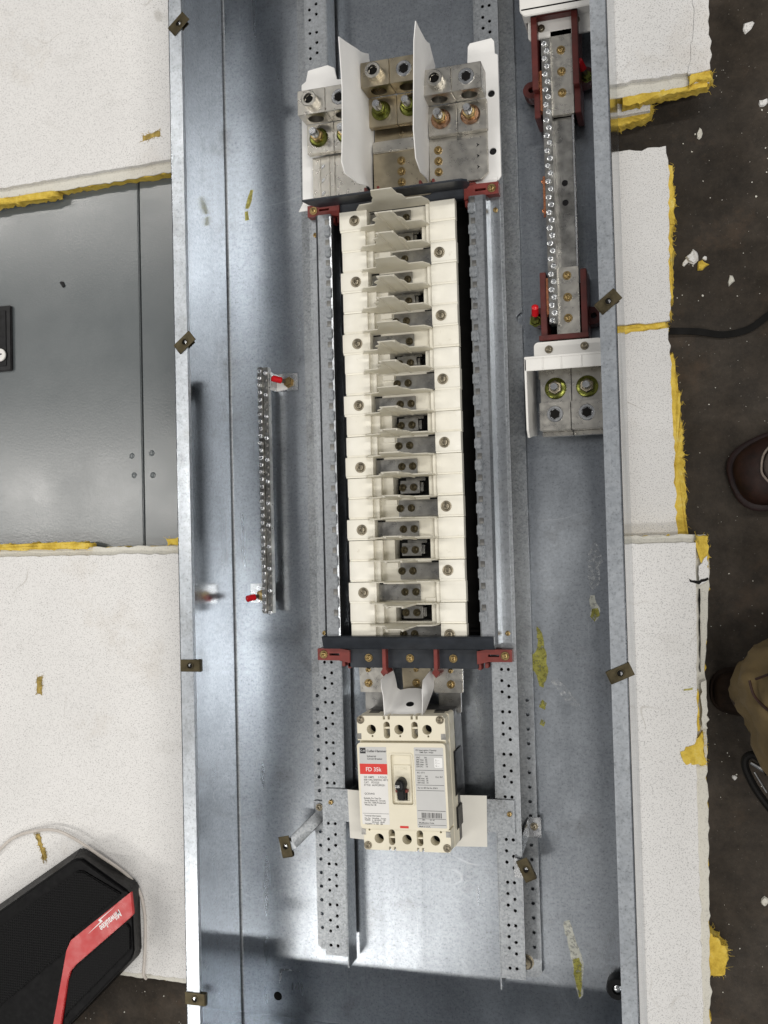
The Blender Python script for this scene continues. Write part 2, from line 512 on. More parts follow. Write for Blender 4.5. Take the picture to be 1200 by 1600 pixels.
def ragged(pts, step=9, amp=1.2, seed=1, skip=()):
    """walk a closed outline and roughen it"""
    rnd = random.Random(seed)
    out = []
    for i in range(len(pts)):
        a, b_ = Vector(pts[i]), Vector(pts[(i + 1) % len(pts)])
        L = (b_ - a).length
        n = max(1, int(L / step)) if i not in skip else 1
        d = (b_ - a) / L
        nrm = Vector((-d.y, d.x))
        for k in range(n):
            p = a + (b_ - a) * (k / n)
            if k:
                p = p + nrm * rnd.gauss(0, amp)
            out.append((p.x, p.y))
    return out
def tuft(name, poly, z0, z1, parent, mat='glass_wool', amp=1.6, seed=3, step=4):
    """torn block of fibre: ragged outline, lumpy top and fuzzy sides"""
    rnd = random.Random(seed)
    b_ = MB()
    rings = []
    pts = ragged(poly, step, amp, seed)
    cx = sum(p[0] for p in pts) / len(pts)
    cy = sum(p[1] for p in pts) / len(pts)
    lv = 4
    V = []; F = []
    n = len(pts)
    for j in range(lv + 1):
        t = j / lv
        z = z0 + (z1 - z0) * t
        for x, y in pts:
            k = 1.0 - (0.03 if j == lv else 0)
            V.append((cx + (x - cx) * k + rnd.gauss(0, amp * 0.55), cy + (y - cy) * k + rnd.gauss(0, amp * 0.55), z + (rnd.gauss(0, amp * 0.5) if 0 < j else 0)))
    for j in range(lv):
        for i in range(n):
            F.append((j*n+i, j*n+(i+1) % n, (j+1)*n+(i+1) % n, (j+1)*n+i))
    V.append((cx, cy, z1 + amp * 0.4))
    for i in range(n):
        F.append((lv*n+i, lv*n+(i+1) % n, len(V)-1))
    b_.add(V, F)
    # loose fibres
    for k in range(int(n * 1.8)):
        x, y = rnd.choice(pts)
        z = rnd.uniform(z0 + 2, z1)
        dx, dy = (x - cx), (y - cy)
        L = math.hypot(dx, dy) + 1e-6
        l = rnd.uniform(1, 4) * amp
        b_.tube([(x - dx/L*1, y - dy/L*1, z), (x + dx/L*l*0.6 + rnd.gauss(0, 1), y + dy/L*l*0.6 + rnd.gauss(0, 1), z + rnd.gauss(0, 1)),
                 (x + dx/L*l + rnd.gauss(0, 2), y + dy/L*l + rnd.gauss(0, 2), z + rnd.gauss(0, 1.5))], [0.32, 0.25, 0.1], 3)
    return b_.build(name, mat, parent, ang=60)

# ------------------------------------------------------------------ ceiling tiles that carry the box
def tile(label, face, ledge, ztop, seed, faceskip=(), thick=27):
    t = thing('ceiling_tile', label, 'ceiling tile', (sum(p[0] for p in face)/len(face), sum(p[1] for p in face)/len(face), ztop - thick), 0,
              'fibre ceiling tiles laid on the floor')
    f = MB().prism(ragged(face, 7, 0.55, seed, faceskip), ztop - 8, ztop).build('facing', 'tile_face', t, bev=0.5, seg=1)
    MB().prism(ragged(ledge, 7, 0.7, seed + 50), ztop - 10.5, ztop - 8.2).build('rabbet_edge', 'tile_edge', t, bev=0.5, seg=1)
    cx = sum(p[0] for p in ledge)/len(ledge); cy = sum(p[1] for p in ledge)/len(ledge)
    core = [(x - (1.0 if x > cx else -1.0), y - (0.6 if y > cy else -0.6)) for x, y in ledge]
    MB().prism(ragged(core, 5, 1.0, seed + 90), ztop - thick, ztop - 10.7).build('core', 'glass_wool', t)
    return t
# upper tile under the top end of the box and the one it lies on
t = tile('upper speckled white ceiling tile under the top end of the box', [(-880, 478), (349, 497), (349, 1090), (-880, 1090)],
         [(-884, 464), (358, 484), (358, 1094), (-884, 1094)], -2.5, 11)
MB().prism(ragged([(334, 494), (359, 496), (360, 600), (366, 1000), (340, 1000), (343, 560)], 8, 0.9, 5), -6, -1.2).build('lifted_facing_strip', 'tile_face', t, bev=0.4, seg=1)
tuft('torn_core', [(334, 482), (361, 484), (361, 496), (335, 493)], -24, -3.5, t, seed=8)
tuft('core_edge', [(-884, 456), (-700, 460), (-520, 463), (-520, 470), (-884, 467)], -26, -8, t, seed=9, amp=1.0)
tuft('core_edge', [(258, 473), (356, 480), (357, 486), (258, 482)], -28, -11, t, seed=19, amp=1.0)
tuft('gouge', [(-377, 517), (-349, 521), (-350, 528), (-376, 525)], -4, -2.1, t, seed=4, amp=0.7, step=3, mat='gouge')
t2 = thing('ceiling_tile', 'lower torn tile corner peeking out under the upper right tile', 'ceiling tile', (100, 700, -56), 0, 'fibre ceiling tiles laid on the floor')
MB().prism(ragged([(80, 467), (290, 470), (292, 1090), (80, 1090)], 7, 0.8, 61), -38, -30).build('facing', 'tile_face', t2, bev=0.4, seg=1)
tuft('torn_core', [(200, 455), (282, 463), (292, 472), (292, 500), (200, 490)], -56, -38.3, t2, seed=33, amp=1.2)
# bottom tile
t = tile('large speckled white ceiling tile under the breaker end, cracked along its right rim', [(-880, -44), (325, -47), (317, -330), (315, -610), (-880, -603)],
         [(-884, -33), (336, -38), (339, -75), (330, -200), (329, -330), (322, -620), (-884, -612)], -2.5, 23)
tuft('torn_core', [(325, -38), (338, -40), (338, -76), (332, -80), (327, -56)], -26, -4.5, t, seed=12, amp=0.9)
tuft('torn_core', [(300, -286), (318, -272), (325, -262), (327, -300), (306, -300)], -14, -1.8, t, seed=13, amp=0.9)
tuft('core_edge', [(318, -215), (322, -215), (322, -262), (319, -262)], -20, -4.0, t, seed=14, amp=0.6)
MB().prism(ragged([(325, -206), (331, -203), (331, -258), (325, -258)], 5, 0.8, 15), -7, -1.5).build('loose_flap', 'tile_edge', t, bev=0.3, seg=1)
MB().prism(ragged([(327, -74), (337, -62), (338, -88), (327, -96)], 4, 0.9, 16), -8, -3).build('loose_flap', 'tile_face', t, bev=0.3, seg=1)
MB().prism(ragged([(316, -88), (326, -91), (337, -87), (337.5, -89.5), (327, -95), (317, -92)], 3, 0.7, 17), -2.49, -2.2).build('crack', 'black_board', t)
MB().prism(ragged([(326.5, -100), (328, -100), (325.5, -195), (324.3, -195)], 6, 0.3, 18), -8.2, -7.7).build('crack', 'black_board', t)
MB().prism(ragged([(306, -214), (316, -212), (316, -214.5), (306, -216)], 3, 0.3, 27), -2.49, -2.2).build('scuff', 'residue', t)
tuft('core_edge', [(-884, -27), (-470, -29), (-470, -35), (-884, -33)], -20, -5, t, seed=25, amp=1.3)
tuft('core_edge', [(-352, -26), (-330, -26), (-330, -34), (-350, -34)], -20, -3, t, seed=26, amp=0.8)
tuft('gouge', [(-556, -214), (-549, -212), (-550, -238), (-557, -236)], -3, -1.6, t, seed=28, amp=0.8, step=3, mat='gouge')
tuft('gouge', [(-563, -430), (-557, -429), (-545, -462), (-550, -466)], -3, -1.2, t, seed=29, amp=1.0, step=3, mat='gouge')
# two lower tiles on the right side
def low_tile(label, face, seed, core):
    t = thing('ceiling_tile', label, 'ceiling tile', (face[0][0], face[0][1], -60), 0, 'fibre ceiling tiles laid on the floor')
    MB().prism(ragged(face, 7, 0.8, seed), -40, -33).build('facing', 'tile_face', t, bev=0.5, seg=1)
    for k, c in enumerate(core):
        tuft('torn_core', c, -60, -37, t, seed=seed + k, amp=1.2)
    return t
low_tile('short white tile at right between the upper tile and the yellow gap', [(40, 424), (307, 426), (309, 400), (305, 217), (40, 207)], 41,
         [[(300, 222), (306, 222), (311, 310), (314, 405), (303, 412)], [(40, 199), (303, 206), (302, 216), (40, 212)], [(303, 390), (313, 400), (314, 330), (306, 330)]])
low_tile('long white tile at right with a bright yellow torn right edge', [(40, 196), (303, 208), (304, 150), (305, -60), (40, -60)], 47,
         [[(300, 178), (307, 180), (315, 90), (316, -60), (300, -60)], [(240, 196), (290, 206), (300, 211), (240, 206)]])
y = thing('glass_wool_scrap', 'loose yellow glass wool scrap poking out at the lower right tile edge', 'insulation', (330, -525, -60))
tuft('fibre_pad', [(290, -500), (318, -495), (343, -515), (345, -530), (338, -551), (318, -548), (300, -540)], -58, -38, y, seed=71, amp=1.4)
tuft('fibre_pad', [(305, -552), (318, -548), (318, -566), (300, -560)], -24, -16, y, seed=72, amp=0.8)

# ------------------------------------------------------------------ grey door lying between the tiles
d = thing('panel_door', 'grey painted steel door panel with black lock lying between white tiles', 'door', (-600, 200, -60))
MB().prism([(-1200, -120), (-402, -120), (-402, 600), (-1200, 600)], -46, -30).build('door_leaf', 'door_paint', d, bev=1.2)
MB().prism([(-399.5, -120), (60, -120), (60, 600), (-399.5, 600)], -46, -30.3).build('trim_frame', 'door_paint', d, bev=1.2)
for x, y_ in ((-418, 91), (-387, 93), (-415, 64), (-386, 63)):
    place('weld_dimple', MB().lathe([(4.2, 0), (3.8, 0.5), (2.4, 1.1), (0.8, 1.3)], n=16).mesh('weld_dimple', 'door_paint'), d, (x, y_, -30.1))
lk = MB().prism(rrect(-665, -609.5, 224, 319, 3), -30, -24.5).build('lock_bezel', 'black_plastic', d, bev=1.2)
MB().prism(rrect(-660, -617, 231, 312, 2), -24.4, -23.4).build('lock_plate', 'rubber', lk, bev=0.5)
MB().cyl((-626, 247), 9.2, -23.4, -20.5, 28).build('lock_cylinder', 'white_plastic', lk, bev=0.6)
MB().prism([(-630, 246), (-622, 247.5), (-623, 249), (-630, 248.6)], -20.5, -20.2).build('keyhole', 'black_plastic', lk)
MB().prism(ragged([(-529, 345), (-525, 346), (-521, 339), (-524, 337)], 2, .4, 8), -29.9, -28).build('dirt_crumb', 'rubber', d)

# ------------------------------------------------------------------ the enclosure
W = 254; Y0 = -640; Y1 = 900; H = 146; T = 1.6; FL = 17.5
e = thing('panel_enclosure', 'long open galvanised steel panelboard box lying on the tiles', 'electrical box', (0, 160, -2))
k = lambda x, y_, r: circle(x, y_, r, 16)
MB().plate([(-W, Y0), (W, Y0), (W, Y1), (-W, Y1)], [k(-203, -613, 5.8)], -T, 0).build('back_panel', 'galvanised', e)
for s_ in (-1, 1):
    prof = [(s_*W, 0), (s_*W, H - 1.6), (s_*(W - 0.5), H - 0.5), (s_*(W - 1.6), H), (s_*(W - T - 0.1), H), (s_*(W - T - 0.1), 0)]
    fl = [(s_*(W - T - 0.2), H), (s_*(W - FL), H), (s_*(W - FL), H - 7), (s_*(W - FL + T), H - 7), (s_*(W - FL + T), H - T), (s_*(W - T - 0.2), H - T)]
    n = len(fl)
    MB().add([(x, Y0 - T, z) for x, z in fl] + [(x, Y1, z) for x, z in fl], [tuple(range(n)), tuple(range(2*n-1, n-1, -1))] + [(i, (i+1) % n, n+(i+1) % n, n+i) for i in range(n)]).build('flange', 'galvanised_flange', e, ang=18)
    n = len(prof)
    b_ = MB().add([(x, Y0 - T, z) for x, z in prof] + [(x, Y1, z) for x, z in prof], [tuple(range(n)), tuple(range(2*n-1, n-1, -1))] + [(i, (i+1) % n, n+(i+1) % n, n+i) for i in range(n)])
    b_.build('side_wall', 'galvanised_wall', e, ang=18)
    # folded inner corner between wall and back sheet
    q0 = s_*(W - T)
    MB().add([(q0, Y0, 2.6), (q0 - s_*0.4, Y0, 1.3), (q0 - s_*1.3, Y0, 0.4), (q0 - s_*2.6, Y0, 0.01), (q0, Y1, 2.6), (q0 - s_*0.4, Y1, 1.3), (q0 - s_*1.3, Y1, 0.4), (q0 - s_*2.6, Y1, 0.01), (q0, Y0, 0.01), (q0, Y1, 0.01)],
             [(0, 1, 5, 4), (1, 2, 6, 5), (2, 3, 7, 6), (3, 8, 9, 7), (8, 0, 4, 9), (0, 8, 3, 2, 1), (4, 5, 6, 7, 9)]).build('corner_bend', 'galvanised_rail', e, ang=10)
# bottom end wall with its knockout hole, folded flange
ew = MB().plate([(-W + T, 0), (W - T, 0), (W - T, H), (-W + T, H)], [], 0, T)
ew.xf(Matrix(((1, 0, 0, 0), (0, 0, -1, Y0 + T), (0, 1, 0, 0), (0, 0, 0, 1))))
ew.build('end_wall', 'galvanised_wall', e)
MB().box(-W + FL, W - FL, Y0, Y0 + FL, H - 0.1, H + T - 0.2).build('end_flange', 'galvanised', e)
MB().box(-W + T, W - T, Y1 - T, Y1, 0, H).build('end_wall', 'galvanised', e)
MB().cyl((-203, -613), 5.7, -1.5, -0.6, 20).build('hole_shade', 'black_board', e)  # black disc stands in for the shade inside the open hole
# raised spot weld seam near the bottom corner
MB().tube([(-200, -596, 0.2), (-198.5, -588, 0.5), (-198, -579, 0.5), (-190, -578, 0.4), (-172, -579, 0.1)], [0.8, 1.8, 2.0, 1.0, 0.5], 6).build('weld_bead', 'zinc_bright', e)
def stain(pts, mat, seed, z=0.05, amp=0.9):
    MB().prism(ragged(pts, 4, amp, seed), z, z + 0.15).build('glue_residue', mat, e)
stain([(141, -142), (148, -155), (152, -177), (153, -196), (147, -215), (142, -213), (139, -200), (132, -193), (134, -181), (140, -170), (142, -159)], 'residue_film', 1)
stain([(143, -165), (150, -172), (151, -196), (146, -212), (142, -209), (144, -190)], 'residue_film', 2, 0.25)
stain([(145, -229), (150, -233), (148, -241), (141, -238)], 'residue_film', 3)
stain([(143, -252), (148, -255), (146, -261), (141, -258)], 'residue_film', 4)
stain([(205, -106), (210, -106), (216, -125), (214, -133), (209, -137), (204, -131), (204, -117)], 'pale_film', 5)
stain([(206, -122), (213, -121), (215, -130), (209, -137), (204, -131)], 'residue_film', 6, 0.25)
stain([(162, -488), (169, -485), (174, -502), (179, -516), (184, -538), (182, -552), (182, -571), (178, -576), (174, -561), (171, -535), (166, -510)], 'pale_film', 7)
stain([(172, -530), (179, -528), (181, -552), (180, -572), (177, -574), (174, -556)], 'residue_film', 8, 0.25)
stain([(-217, 429), (-213, 428), (-217, 411), (-221, 404), (-225, 405), (-222, 417)], 'residue', 9, 0.05, 0.4)
stain([(-226, 401), (-221, 401), (-220, 389), (-226, 389)], 'residue', 10, 0.05, 0.4)
stain([(155, -200), (165, -206), (178, -219), (192, -240), (186, -240), (170, -226), (160, -212)], 'haze_film', 11)
stain([(204, -55), (212, -40), (220, -62), (216, -92), (207, -100), (203, -80)], 'haze_film', 12)
# rubber stop in the bottom right corner
st = MB().lathe([(13, 0), (13, 14), (11.5, 17), (6, 17), (5.5, 13), (1, 13)], (223, -553), 28).build('rubber_stop', 'rubber', e)
MB().lathe([(4.5, 13), (4.5, 15.5), (3, 16.5), (1, 16.5)], (223, -553), 14).build('stop_screw', 'zinc_bright', st)

# clip nuts pushed on the flanges
def clip(x, y_, z, rz, label, top=True):
    t = thing('clip_nut', label, 'clip nut', (x, y_, z), rz, 'sheet metal clip nuts on the box', True)
    L, Wd = 25, 14
    MB().plate([(-L/2, -Wd/2), (L/2, -Wd/2), (L/2, Wd/2), (-L/2, Wd/2)], [circle(0, 0, 3.1, 14)], 0.4, 1.5).build('upper_leaf', 'spring_clip', t, bev=0.2, seg=1)
    MB().plate([(-L/2, -Wd/2), (L/2 - 4, -Wd/2), (L/2 - 4, Wd/2), (-L/2, Wd/2)], [circle(0, 0, 3.1, 14)], -4.2, -3.2).build('lower_leaf', 'spring_clip', t)
    MB().box(-L/2 - 1, -L/2, -Wd/2, Wd/2, -4.2, 1.5).build('folded_end', 'spring_clip', t, bev=0.4)
    MB().plate(circle(0, 0, 4.5, 16), [circle(0, 0, 3.2, 14)], 1.5, 2.3).build('thread_collar', 'spring_clip', t, bev=0.2, seg=1)
    MB().cyl((0, 0), 3.05, 0.2, 0.9, 14).build('bore', 'black_board', t)
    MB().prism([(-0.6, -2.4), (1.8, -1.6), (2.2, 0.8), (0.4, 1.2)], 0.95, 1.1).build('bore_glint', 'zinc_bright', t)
    return t
R_ = math.radians
clip(-239, 581, H, R_(40), 'brass brown clip nut on the left flange near the top edge')
clip(-239, 202, H, R_(38), 'tilted brown clip nut on the left flange beside the grey door')
clip(-240, -175, H, R_(180), 'straight brown clip nut on the left flange level with the breaker top')
clip(-242, -556, H, R_(180), 'lowest brown clip nut on the left flange near the speaker')
clip(246, 204, H, R_(38), 'tilted brown clip nut on the right flange beside the neutral bar')
clip(246, -177, H, R_(24), 'tilted brown clip nut on the right flange below the neutral lugs')

# ------------------------------------------------------------------ chassis rails
def chassis(sgn, label):
    c = thing('chassis_rail', label, 'mounting rail', (sgn*110, 160, 0), 0, 'galvanised interior mounting rails')
    X = lambda a: sgn * a
    yb = -545 if sgn < 0 else -553
    # base strip on the box floor with a single row of holes
    poly = [(X(98), yb), (X(131), yb), (X(136), yb + 5), (X(136), 216), (X(131), 214), (X(129), 208), (X(129), 190)] if sgn > 0 else \
           [(X(98), yb), (X(131), yb), (X(136), yb + 5), (X(136), 190), (X(129), 190)]
    oe = 136 if sgn > 0 else 144
    poly = [(X(98), yb), (X(oe - 5), yb), (X(oe), yb + 5), (X(oe), 890), (X(98), 890)]
    holes = [circle(X(128 if sgn > 0 else 137.5), -518 + 17.0*i, 2.2, 10) for i in range(18)]
    if sgn > 0:
        poly = [(X(98), yb), (X(131), yb), (X(136), yb + 5), (X(135), 218)] + [(135 - 7*math.sin(a), 226 - 7*math.cos(a)) for a in (0.6, 1.2, 1.57, 2.0, 2.5)] + [(X(135), 234), (X(136), 890), (X(98), 890)]
    MB().plate(poly, holes, 5.0, 6.6).build('base_strip', 'galvanised_rail', c)
    # raised perforated plate with a folded inner leg
    yp = -538 if sgn < 0 else -544
    hs = []
    y_ = yp + 12
    i = 0
    while y_ < 880:
        if not (-165 < y_ < 372) :
            hs.append(circle(X(112 if sgn > 0 else 115), y_, 2.0, 8))
            hs.append(circle(X(104 if sgn > 0 else 106), y_ + (6 if i % 3 else 0), 2.0, 8))
        y_ += (17, 13, 19)[i % 3]
        i += 1
    MB().plate([(X(94), yp), (X(122), yp), (X(122), 890), (X(94), 890)], hs, 36, 37.6).build('perforated_plate', 'galvanised_rail', c)
    leg = MB()
    leg.box(min(X(92.4), X(94)), max(X(92.4), X(94)), yp - 14, 890, 7, 37.6)
    leg.build('folded_leg', 'galvanised_rail', c, bev=0.5)
    MB().box(min(X(98), X(121)), max(X(98), X(121)), yp + 6, 880, 28, 33).build('shade_strip', 'black_board', c)  # added black strip, paints the shade seen through the perforations
    # tabbed breaker rail along the bus stack
    pr = [(107, 39.3), (118, 39.3), (118, 37.8), (105.4, 37.8), (103.6, 57.5), (101, 59.4), (88, 59.4), (86.8, 58.2), (86.8, 50), (85.2, 50), (85.2, 60), (87, 61), (102, 61), (105.2, 58.5)]
    n = len(pr)
    b_ = MB().add([(X(x), -158, z) for x, z in pr] + [(X(x), 362, z) for x, z in pr], [tuple(range(n)), tuple(range(2*n-1, n-1, -1))] + [(i, (i+1) % n, n+(i+1) % n, n+i) for i in range(n)])
    tr = b_.build('tab_rail', 'rail_steel', c, ang=20)
    tab = MB()
    tab.box(-4.0, 3.4, -6.0, 6.0, -3.4, 1.0)
    tm = tab.mesh('tab', 'galvanised_rail', 0.9)
    pad = MB()
    pad.box(-2.6, 2.6, -3.4, 3.4, 0, 0.5)
    pm = pad.mesh('slot_pad', 'stab_metal', 0.2, seg=1)
    for i in range(20):
        yy = 345 - 24.9 * i + (2 if sgn > 0 else -5)
        place('tab', tm, tr, (X(89.0), yy, 64.5)).rotation_euler.z = 0 if sgn > 0 else PI
        place('slot_pad', pm, tr, (X(90.0), yy + (10.6 if sgn > 0 else 12.4), 61.0))
    screw(c, M_gold_s, X(113), 349 if sgn > 0 else 345, 39.3)
    screw(c, M_gold_s, X(113), -147, 39.3)
    bs = MB().lathe([(9.0, 6.6), (9.0, 7.8), (7.6, 8), (7.6, 11), (6.2, 13), (2.2, 13.2), (2, 11.5), (0.6, 11.4)], (X(118 if sgn > 0 else 122), yb + (17 if sgn > 0 else 9)), 20)
    bs.build('mounting_bolt', 'dull_zinc', c)
    return c
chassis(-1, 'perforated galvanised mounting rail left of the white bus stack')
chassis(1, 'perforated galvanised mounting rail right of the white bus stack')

# ------------------------------------------------------------------ bus stack
bs_ = thing('bus_stack', 'long cream plastic bus stack with finned rows down the middle of the box', 'bus bar', (-2, 105, 4))
MB().box(-84, 84, -165, 372, 4.2, 12).build('shade_board', 'black_board', bs_)  # added black sheet in place of the shaded floor beside the stack
PITCH = 24.9
YC = [351 - PITCH * i for i in range(21)]
XC = -2.5
# shared row shapes, row centre at y = 0
hp = PITCH / 2 - 0.15
def row_side(x0, x1, top, proud=0.0, inner=1):
    b_ = MB()
    pts = [(-hp, 46), (-hp, top - 1.6), (-hp + 1.6, top - 1.6), (-hp + 2.6, top), (hp - 0.4, top), (hp, top - 0.4), (hp, 46)]
    n = len(pts)
    b_.add([(x0 - proud, y_, z) for y_, z in pts] + [(x1, y_, z) for y_, z in pts],
           [tuple(range(n)), tuple(range(2*n-1, n-1, -1))] + [(i, (i+1) % n, n+(i+1) % n, n+i) for i in range(n)])
    return b_
def fin_profile(ribbed):
    if ribbed:
        return [(-50, 44), (-50, 55), (-42, 72), (-25.5, 74), (-20.7, 83), (-23, 90), (-20.5, 94), (-15, 98), (-13, 114), (8.5, 114), (8.5, 93), (12.5, 86), (13, 72), (31, 71), (35, 59), (35, 44)]
    return [(-50, 44), (-50, 55), (-42, 69), (-26, 71), (-24, 78), (-20, 86), (-20, 92), (-16, 108), (8, 108), (9, 90), (13, 84), (14, 72), (31, 72), (36, 60), (36, 44)]
def fin_mesh(ribbed):
    p = fin_profile(ribbed)
    n = len(p)
    b_ = MB()
    b_.add([(x, -0.65, z) for x, z in p] + [(x, 0.65, z) for x, z in p], [tuple(range(n)), tuple(range(2*n-1, n-1, -1))] + [(i, (i+1) % n, n+(i+1) % n, n+i) for i in range(n)])
    return b_.mesh('fin', 'fin_plastic', 0.25, seg=1, ang=20)
rib = MB()
rib.tube([(0, 0, 46), (0, 0, 70), (0, 0, 112), (0, 0, 115.2), (0, 0, 116)], [1.5, 1.5, 1.45, 1.4, 0.7], 8)
rib_m = rib.mesh('fin_rib', 'fin_plastic')
fin_r, fin_p = fin_mesh(True), fin_mesh(False)
seg_meshes = {}
for ty in range(3):
    L = row_side(-70.5, -40, 56 if ty else 57.4, 0.0 if ty else 1.8)
    R2 = row_side(40, 70.5, 56 if ty != 2 else 57.0, 0)
    mid = MB()
    if ty == 0:
        L.box(-40, -37.5, -hp, hp, 20, 57.4)
        mid.box(-37.5, 40, -hp, hp, 20, 43.5)
        mid.box(20, 33, -hp, -hp + 5, 43.5, 48)
        mid.box(34, 40, -hp, hp, 43.5, 51)
    elif ty == 2:
        mid.box(-40, 40, -hp, hp, 20, 43.5)
        mid.box(-26, -12, hp - 8, hp - 2, 43.5, 48)
        mid.box(-40, -33, -hp, hp, 43.5, 51)
    else:
        mid.box(-40, -17, -hp, hp, 20, 43.5)
        mid.box(27, 40, -hp, hp, 20, 43.5)
        mid.box(-17, 27, -hp, -hp + 1.6, 20, 43.5)
        mid.box(-40, -30, -hp, hp, 43.5, 50)
        mid.box(34, 40, -hp, hp, 43.5, 50)
    seg = MB()
    seg.add(L.v, L.f).add(R2.v, R2.f).add(mid.v, mid.f)
    seg_meshes[ty] = seg.mesh('cover_segment', 'cream', 0.35, seg=1)
stab = {0: MB().box(-36.5, 14, -hp + 2, hp - 3.5, 43.6, 46.5).mesh('stab_plate', 'stab_metal', 0.3),
        1: MB().box(-9, 15, -hp + 5, hp - 4.5, 30, 41.0).box(15.4, 18.5, -hp + 7, hp - 7, 30, 38).box(-4, 20, hp - 4.4, hp - 0.5, 24, 33).mesh('stab_plate', 'stab_metal', 0.4),
        2: MB().box(-10, 40, -hp + 2, hp - 3.0, 43.6, 46.5).mesh('stab_plate', 'stab_metal', 0.3)}
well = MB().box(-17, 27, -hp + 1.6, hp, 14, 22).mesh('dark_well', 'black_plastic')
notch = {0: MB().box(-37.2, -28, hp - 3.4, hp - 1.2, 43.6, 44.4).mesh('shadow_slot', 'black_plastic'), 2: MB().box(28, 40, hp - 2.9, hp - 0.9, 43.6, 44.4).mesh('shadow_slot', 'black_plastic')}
for i, yc in enumerate(YC):
    ty = i % 3
    sg = place('cover_segment', seg_meshes[ty], bs_, (XC + random.gauss(0, 0.35), yc, random.gauss(0, 0.15)))
    sg.rotation_euler.z = random.gauss(0, 0.0025)
    if ty == 0:
        screw(sg, M_cover, XC - 53.5, yc, 57.4)
    if ty == 2:
        screw(sg, M_cover, XC + 50.5, yc, 57.0)
    sp = place('stab_plate', stab[ty], bs_, (XC, yc, 0))
    for dx in (-5.5, 8.0):
        if i < 9 and dx < 0 and ty == 0:
            continue
        if i >= 18 and dx < 0:
            mm = M_gold_s
        screw(sp, M_stab, XC + dx + (0.5 if ty == 0 else (-0.5 if ty == 1 else -2.5)), yc - 0.3, 41.0 if ty == 1 else 46.5)
    if ty == 1:
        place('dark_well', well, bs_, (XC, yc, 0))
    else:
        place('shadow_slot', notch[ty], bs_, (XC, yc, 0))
    f = place('fin', fin_p if i % 3 == 0 else fin_r, bs_, (XC + 2.5, yc + PITCH / 2, 0))
    f.rotation_euler = (random.gauss(0, 0.012), random.gauss(0, 0.006), random.gauss(0, 0.006))
    if i == 0:
        f.scale = (1.05, 1, 1.09)
    if i % 3:
        for dx in (-10.4, 7.6):
            place('fin_rib', rib_m, f, (XC + 2.5 + dx, yc + PITCH / 2 - 0.9, 0))

# ------------------------------------------------------------------ bus supports at both ends of the stack
def arm(b_, s_, y_):
    b_.prism([(s_*84, y_ - 10), (s_*92, y_ - 7.5), (s_*120, y_ - 7), (s_*120, y_ + 7), (s_*92, y_ + 8), (s_*84, y_ + 4)], 38.2, 50)
    return b_
def support(y_, sg, label):
    t = thing('bus_support', label, 'bus support', (0, y_, 12), 0, 'red and black bus supports at the ends of the stack')
    for s_ in (-1, 1):
        hs = [[(s_*91, y_ - 1.4), (s_*104, y_ - 1.4), (s_*104, y_ + 1.4), (s_*91, y_ + 1.4)]]
        b_ = MB().plate([(s_*78, y_ - 10), (s_*92, y_ - 7.2), (s_*119, y_ - 7), (s_*119, y_ + 7), (s_*92, y_ + 7.5), (s_*78, y_ + 5)], hs, 38, 50)
        ar = b_.build('bracket_arm', 'oxide_red', t)
        MB().box(s_*88 - 2, s_*88 + 2, y_ - 15, y_ - 9, 30, 44).box(s_*80 - 2, s_*80 + 2, y_ - 17, y_ - 9, 30, 46).box(s_*86 - 6, s_*86 + 6, y_ + 7.6, y_ + 10.5, 40, 48).build('latch', 'oxide_red', ar, bev=0.5)
        screw(ar, M_gold, s_*111, y_, 50)
    if sg < 0:                                               # lower support: dark insulator with three screws and red fins
        ins = MB().box(-82, 80, y_ - 16, y_ + 7, 38, 46).build('insulator_bar', 'slate_plastic', t, bev=0.8)
        for x in (-55, -3.5, 49):
            screw(ins, M_gold, x, y_ - 4, 46)
        for x in (-33, 30):
            MB().prism([(x - 2.3, y_ + 9), (x + 2.3, y_ + 9), (x + 2.3, y_ - 16), (x + 5, y_ - 20), (x, y_ - 26), (x - 5, y_ - 20), (x - 2.3, y_ - 16)], 34, 56).build('divider_fin', 'oxide_red', t, bev=0.5)
        b_ = MB()
        pr = [(y_ + 25, 60), (y_ + 25, 78), (y_ + 23.6, 78), (y_ + 23.6, 61.5), (y_ + 12, 59.5), (y_ + 9, 50), (y_ + 8, 50), (y_ + 11, 60.5)]
        pr = [(y_ + 23.5, 47), (y_ + 23.5, 66), (y_ + 22, 67.5), (y_ + 9.5, 62), (y_ + 8, 60), (y_ + 8, 47)]
        n = len(pr)
        b_.add([(-107, a, z) for a, z in pr] + [(101, a, z) for a, z in pr], [tuple(range(n)), tuple(range(2*n-1, n-1, -1))] + [(i, (i+1) % n, n+(i+1) % n, n+i) for i in range(n)])
        b_.build('end_barrier', 'slate_plastic', t, bev=0.5)
    else:
        MB().box(-82, 80, y_ - 6, y_ + 10, 36, 46).build('insulator_bar', 'slate_plastic', t, bev=0.8)
        for x in (-40, -24, 28, 44):
            MB().box(x - 1.5, x + 1.5, y_ + 10, y_ + 16, 40, 62).build('divider_fin', 'oxide_red', t, bev=0.4)
        # leaning dark end barrier with cut corners
        p = [(-100, 60), (84, 60), (90, 74), (90, 88), (84, 94), (-110, 92), (-108, 76)]
        b_ = MB()
        n = len(p)
        b_.add([(x, y_ - 0.5 - (z - 60)*0.06, z) for x, z in p] + [(x, y_ + 2.0 - (z - 60)*0.06, z) for x, z in p], [tuple(range(n)), tuple(range(2*n-1, n-1, -1))] + [(i, (i+1) % n, n+(i+1) % n, n+i) for i in range(n)])
        b_.build('end_barrier', 'slate_plastic', t, bev=0.5)
    return t
support(-172, -1, 'dark bus support with red arms and three brass screws below the stack')
support(372, 1, 'red bus support with slanted dark barrier above the stack')

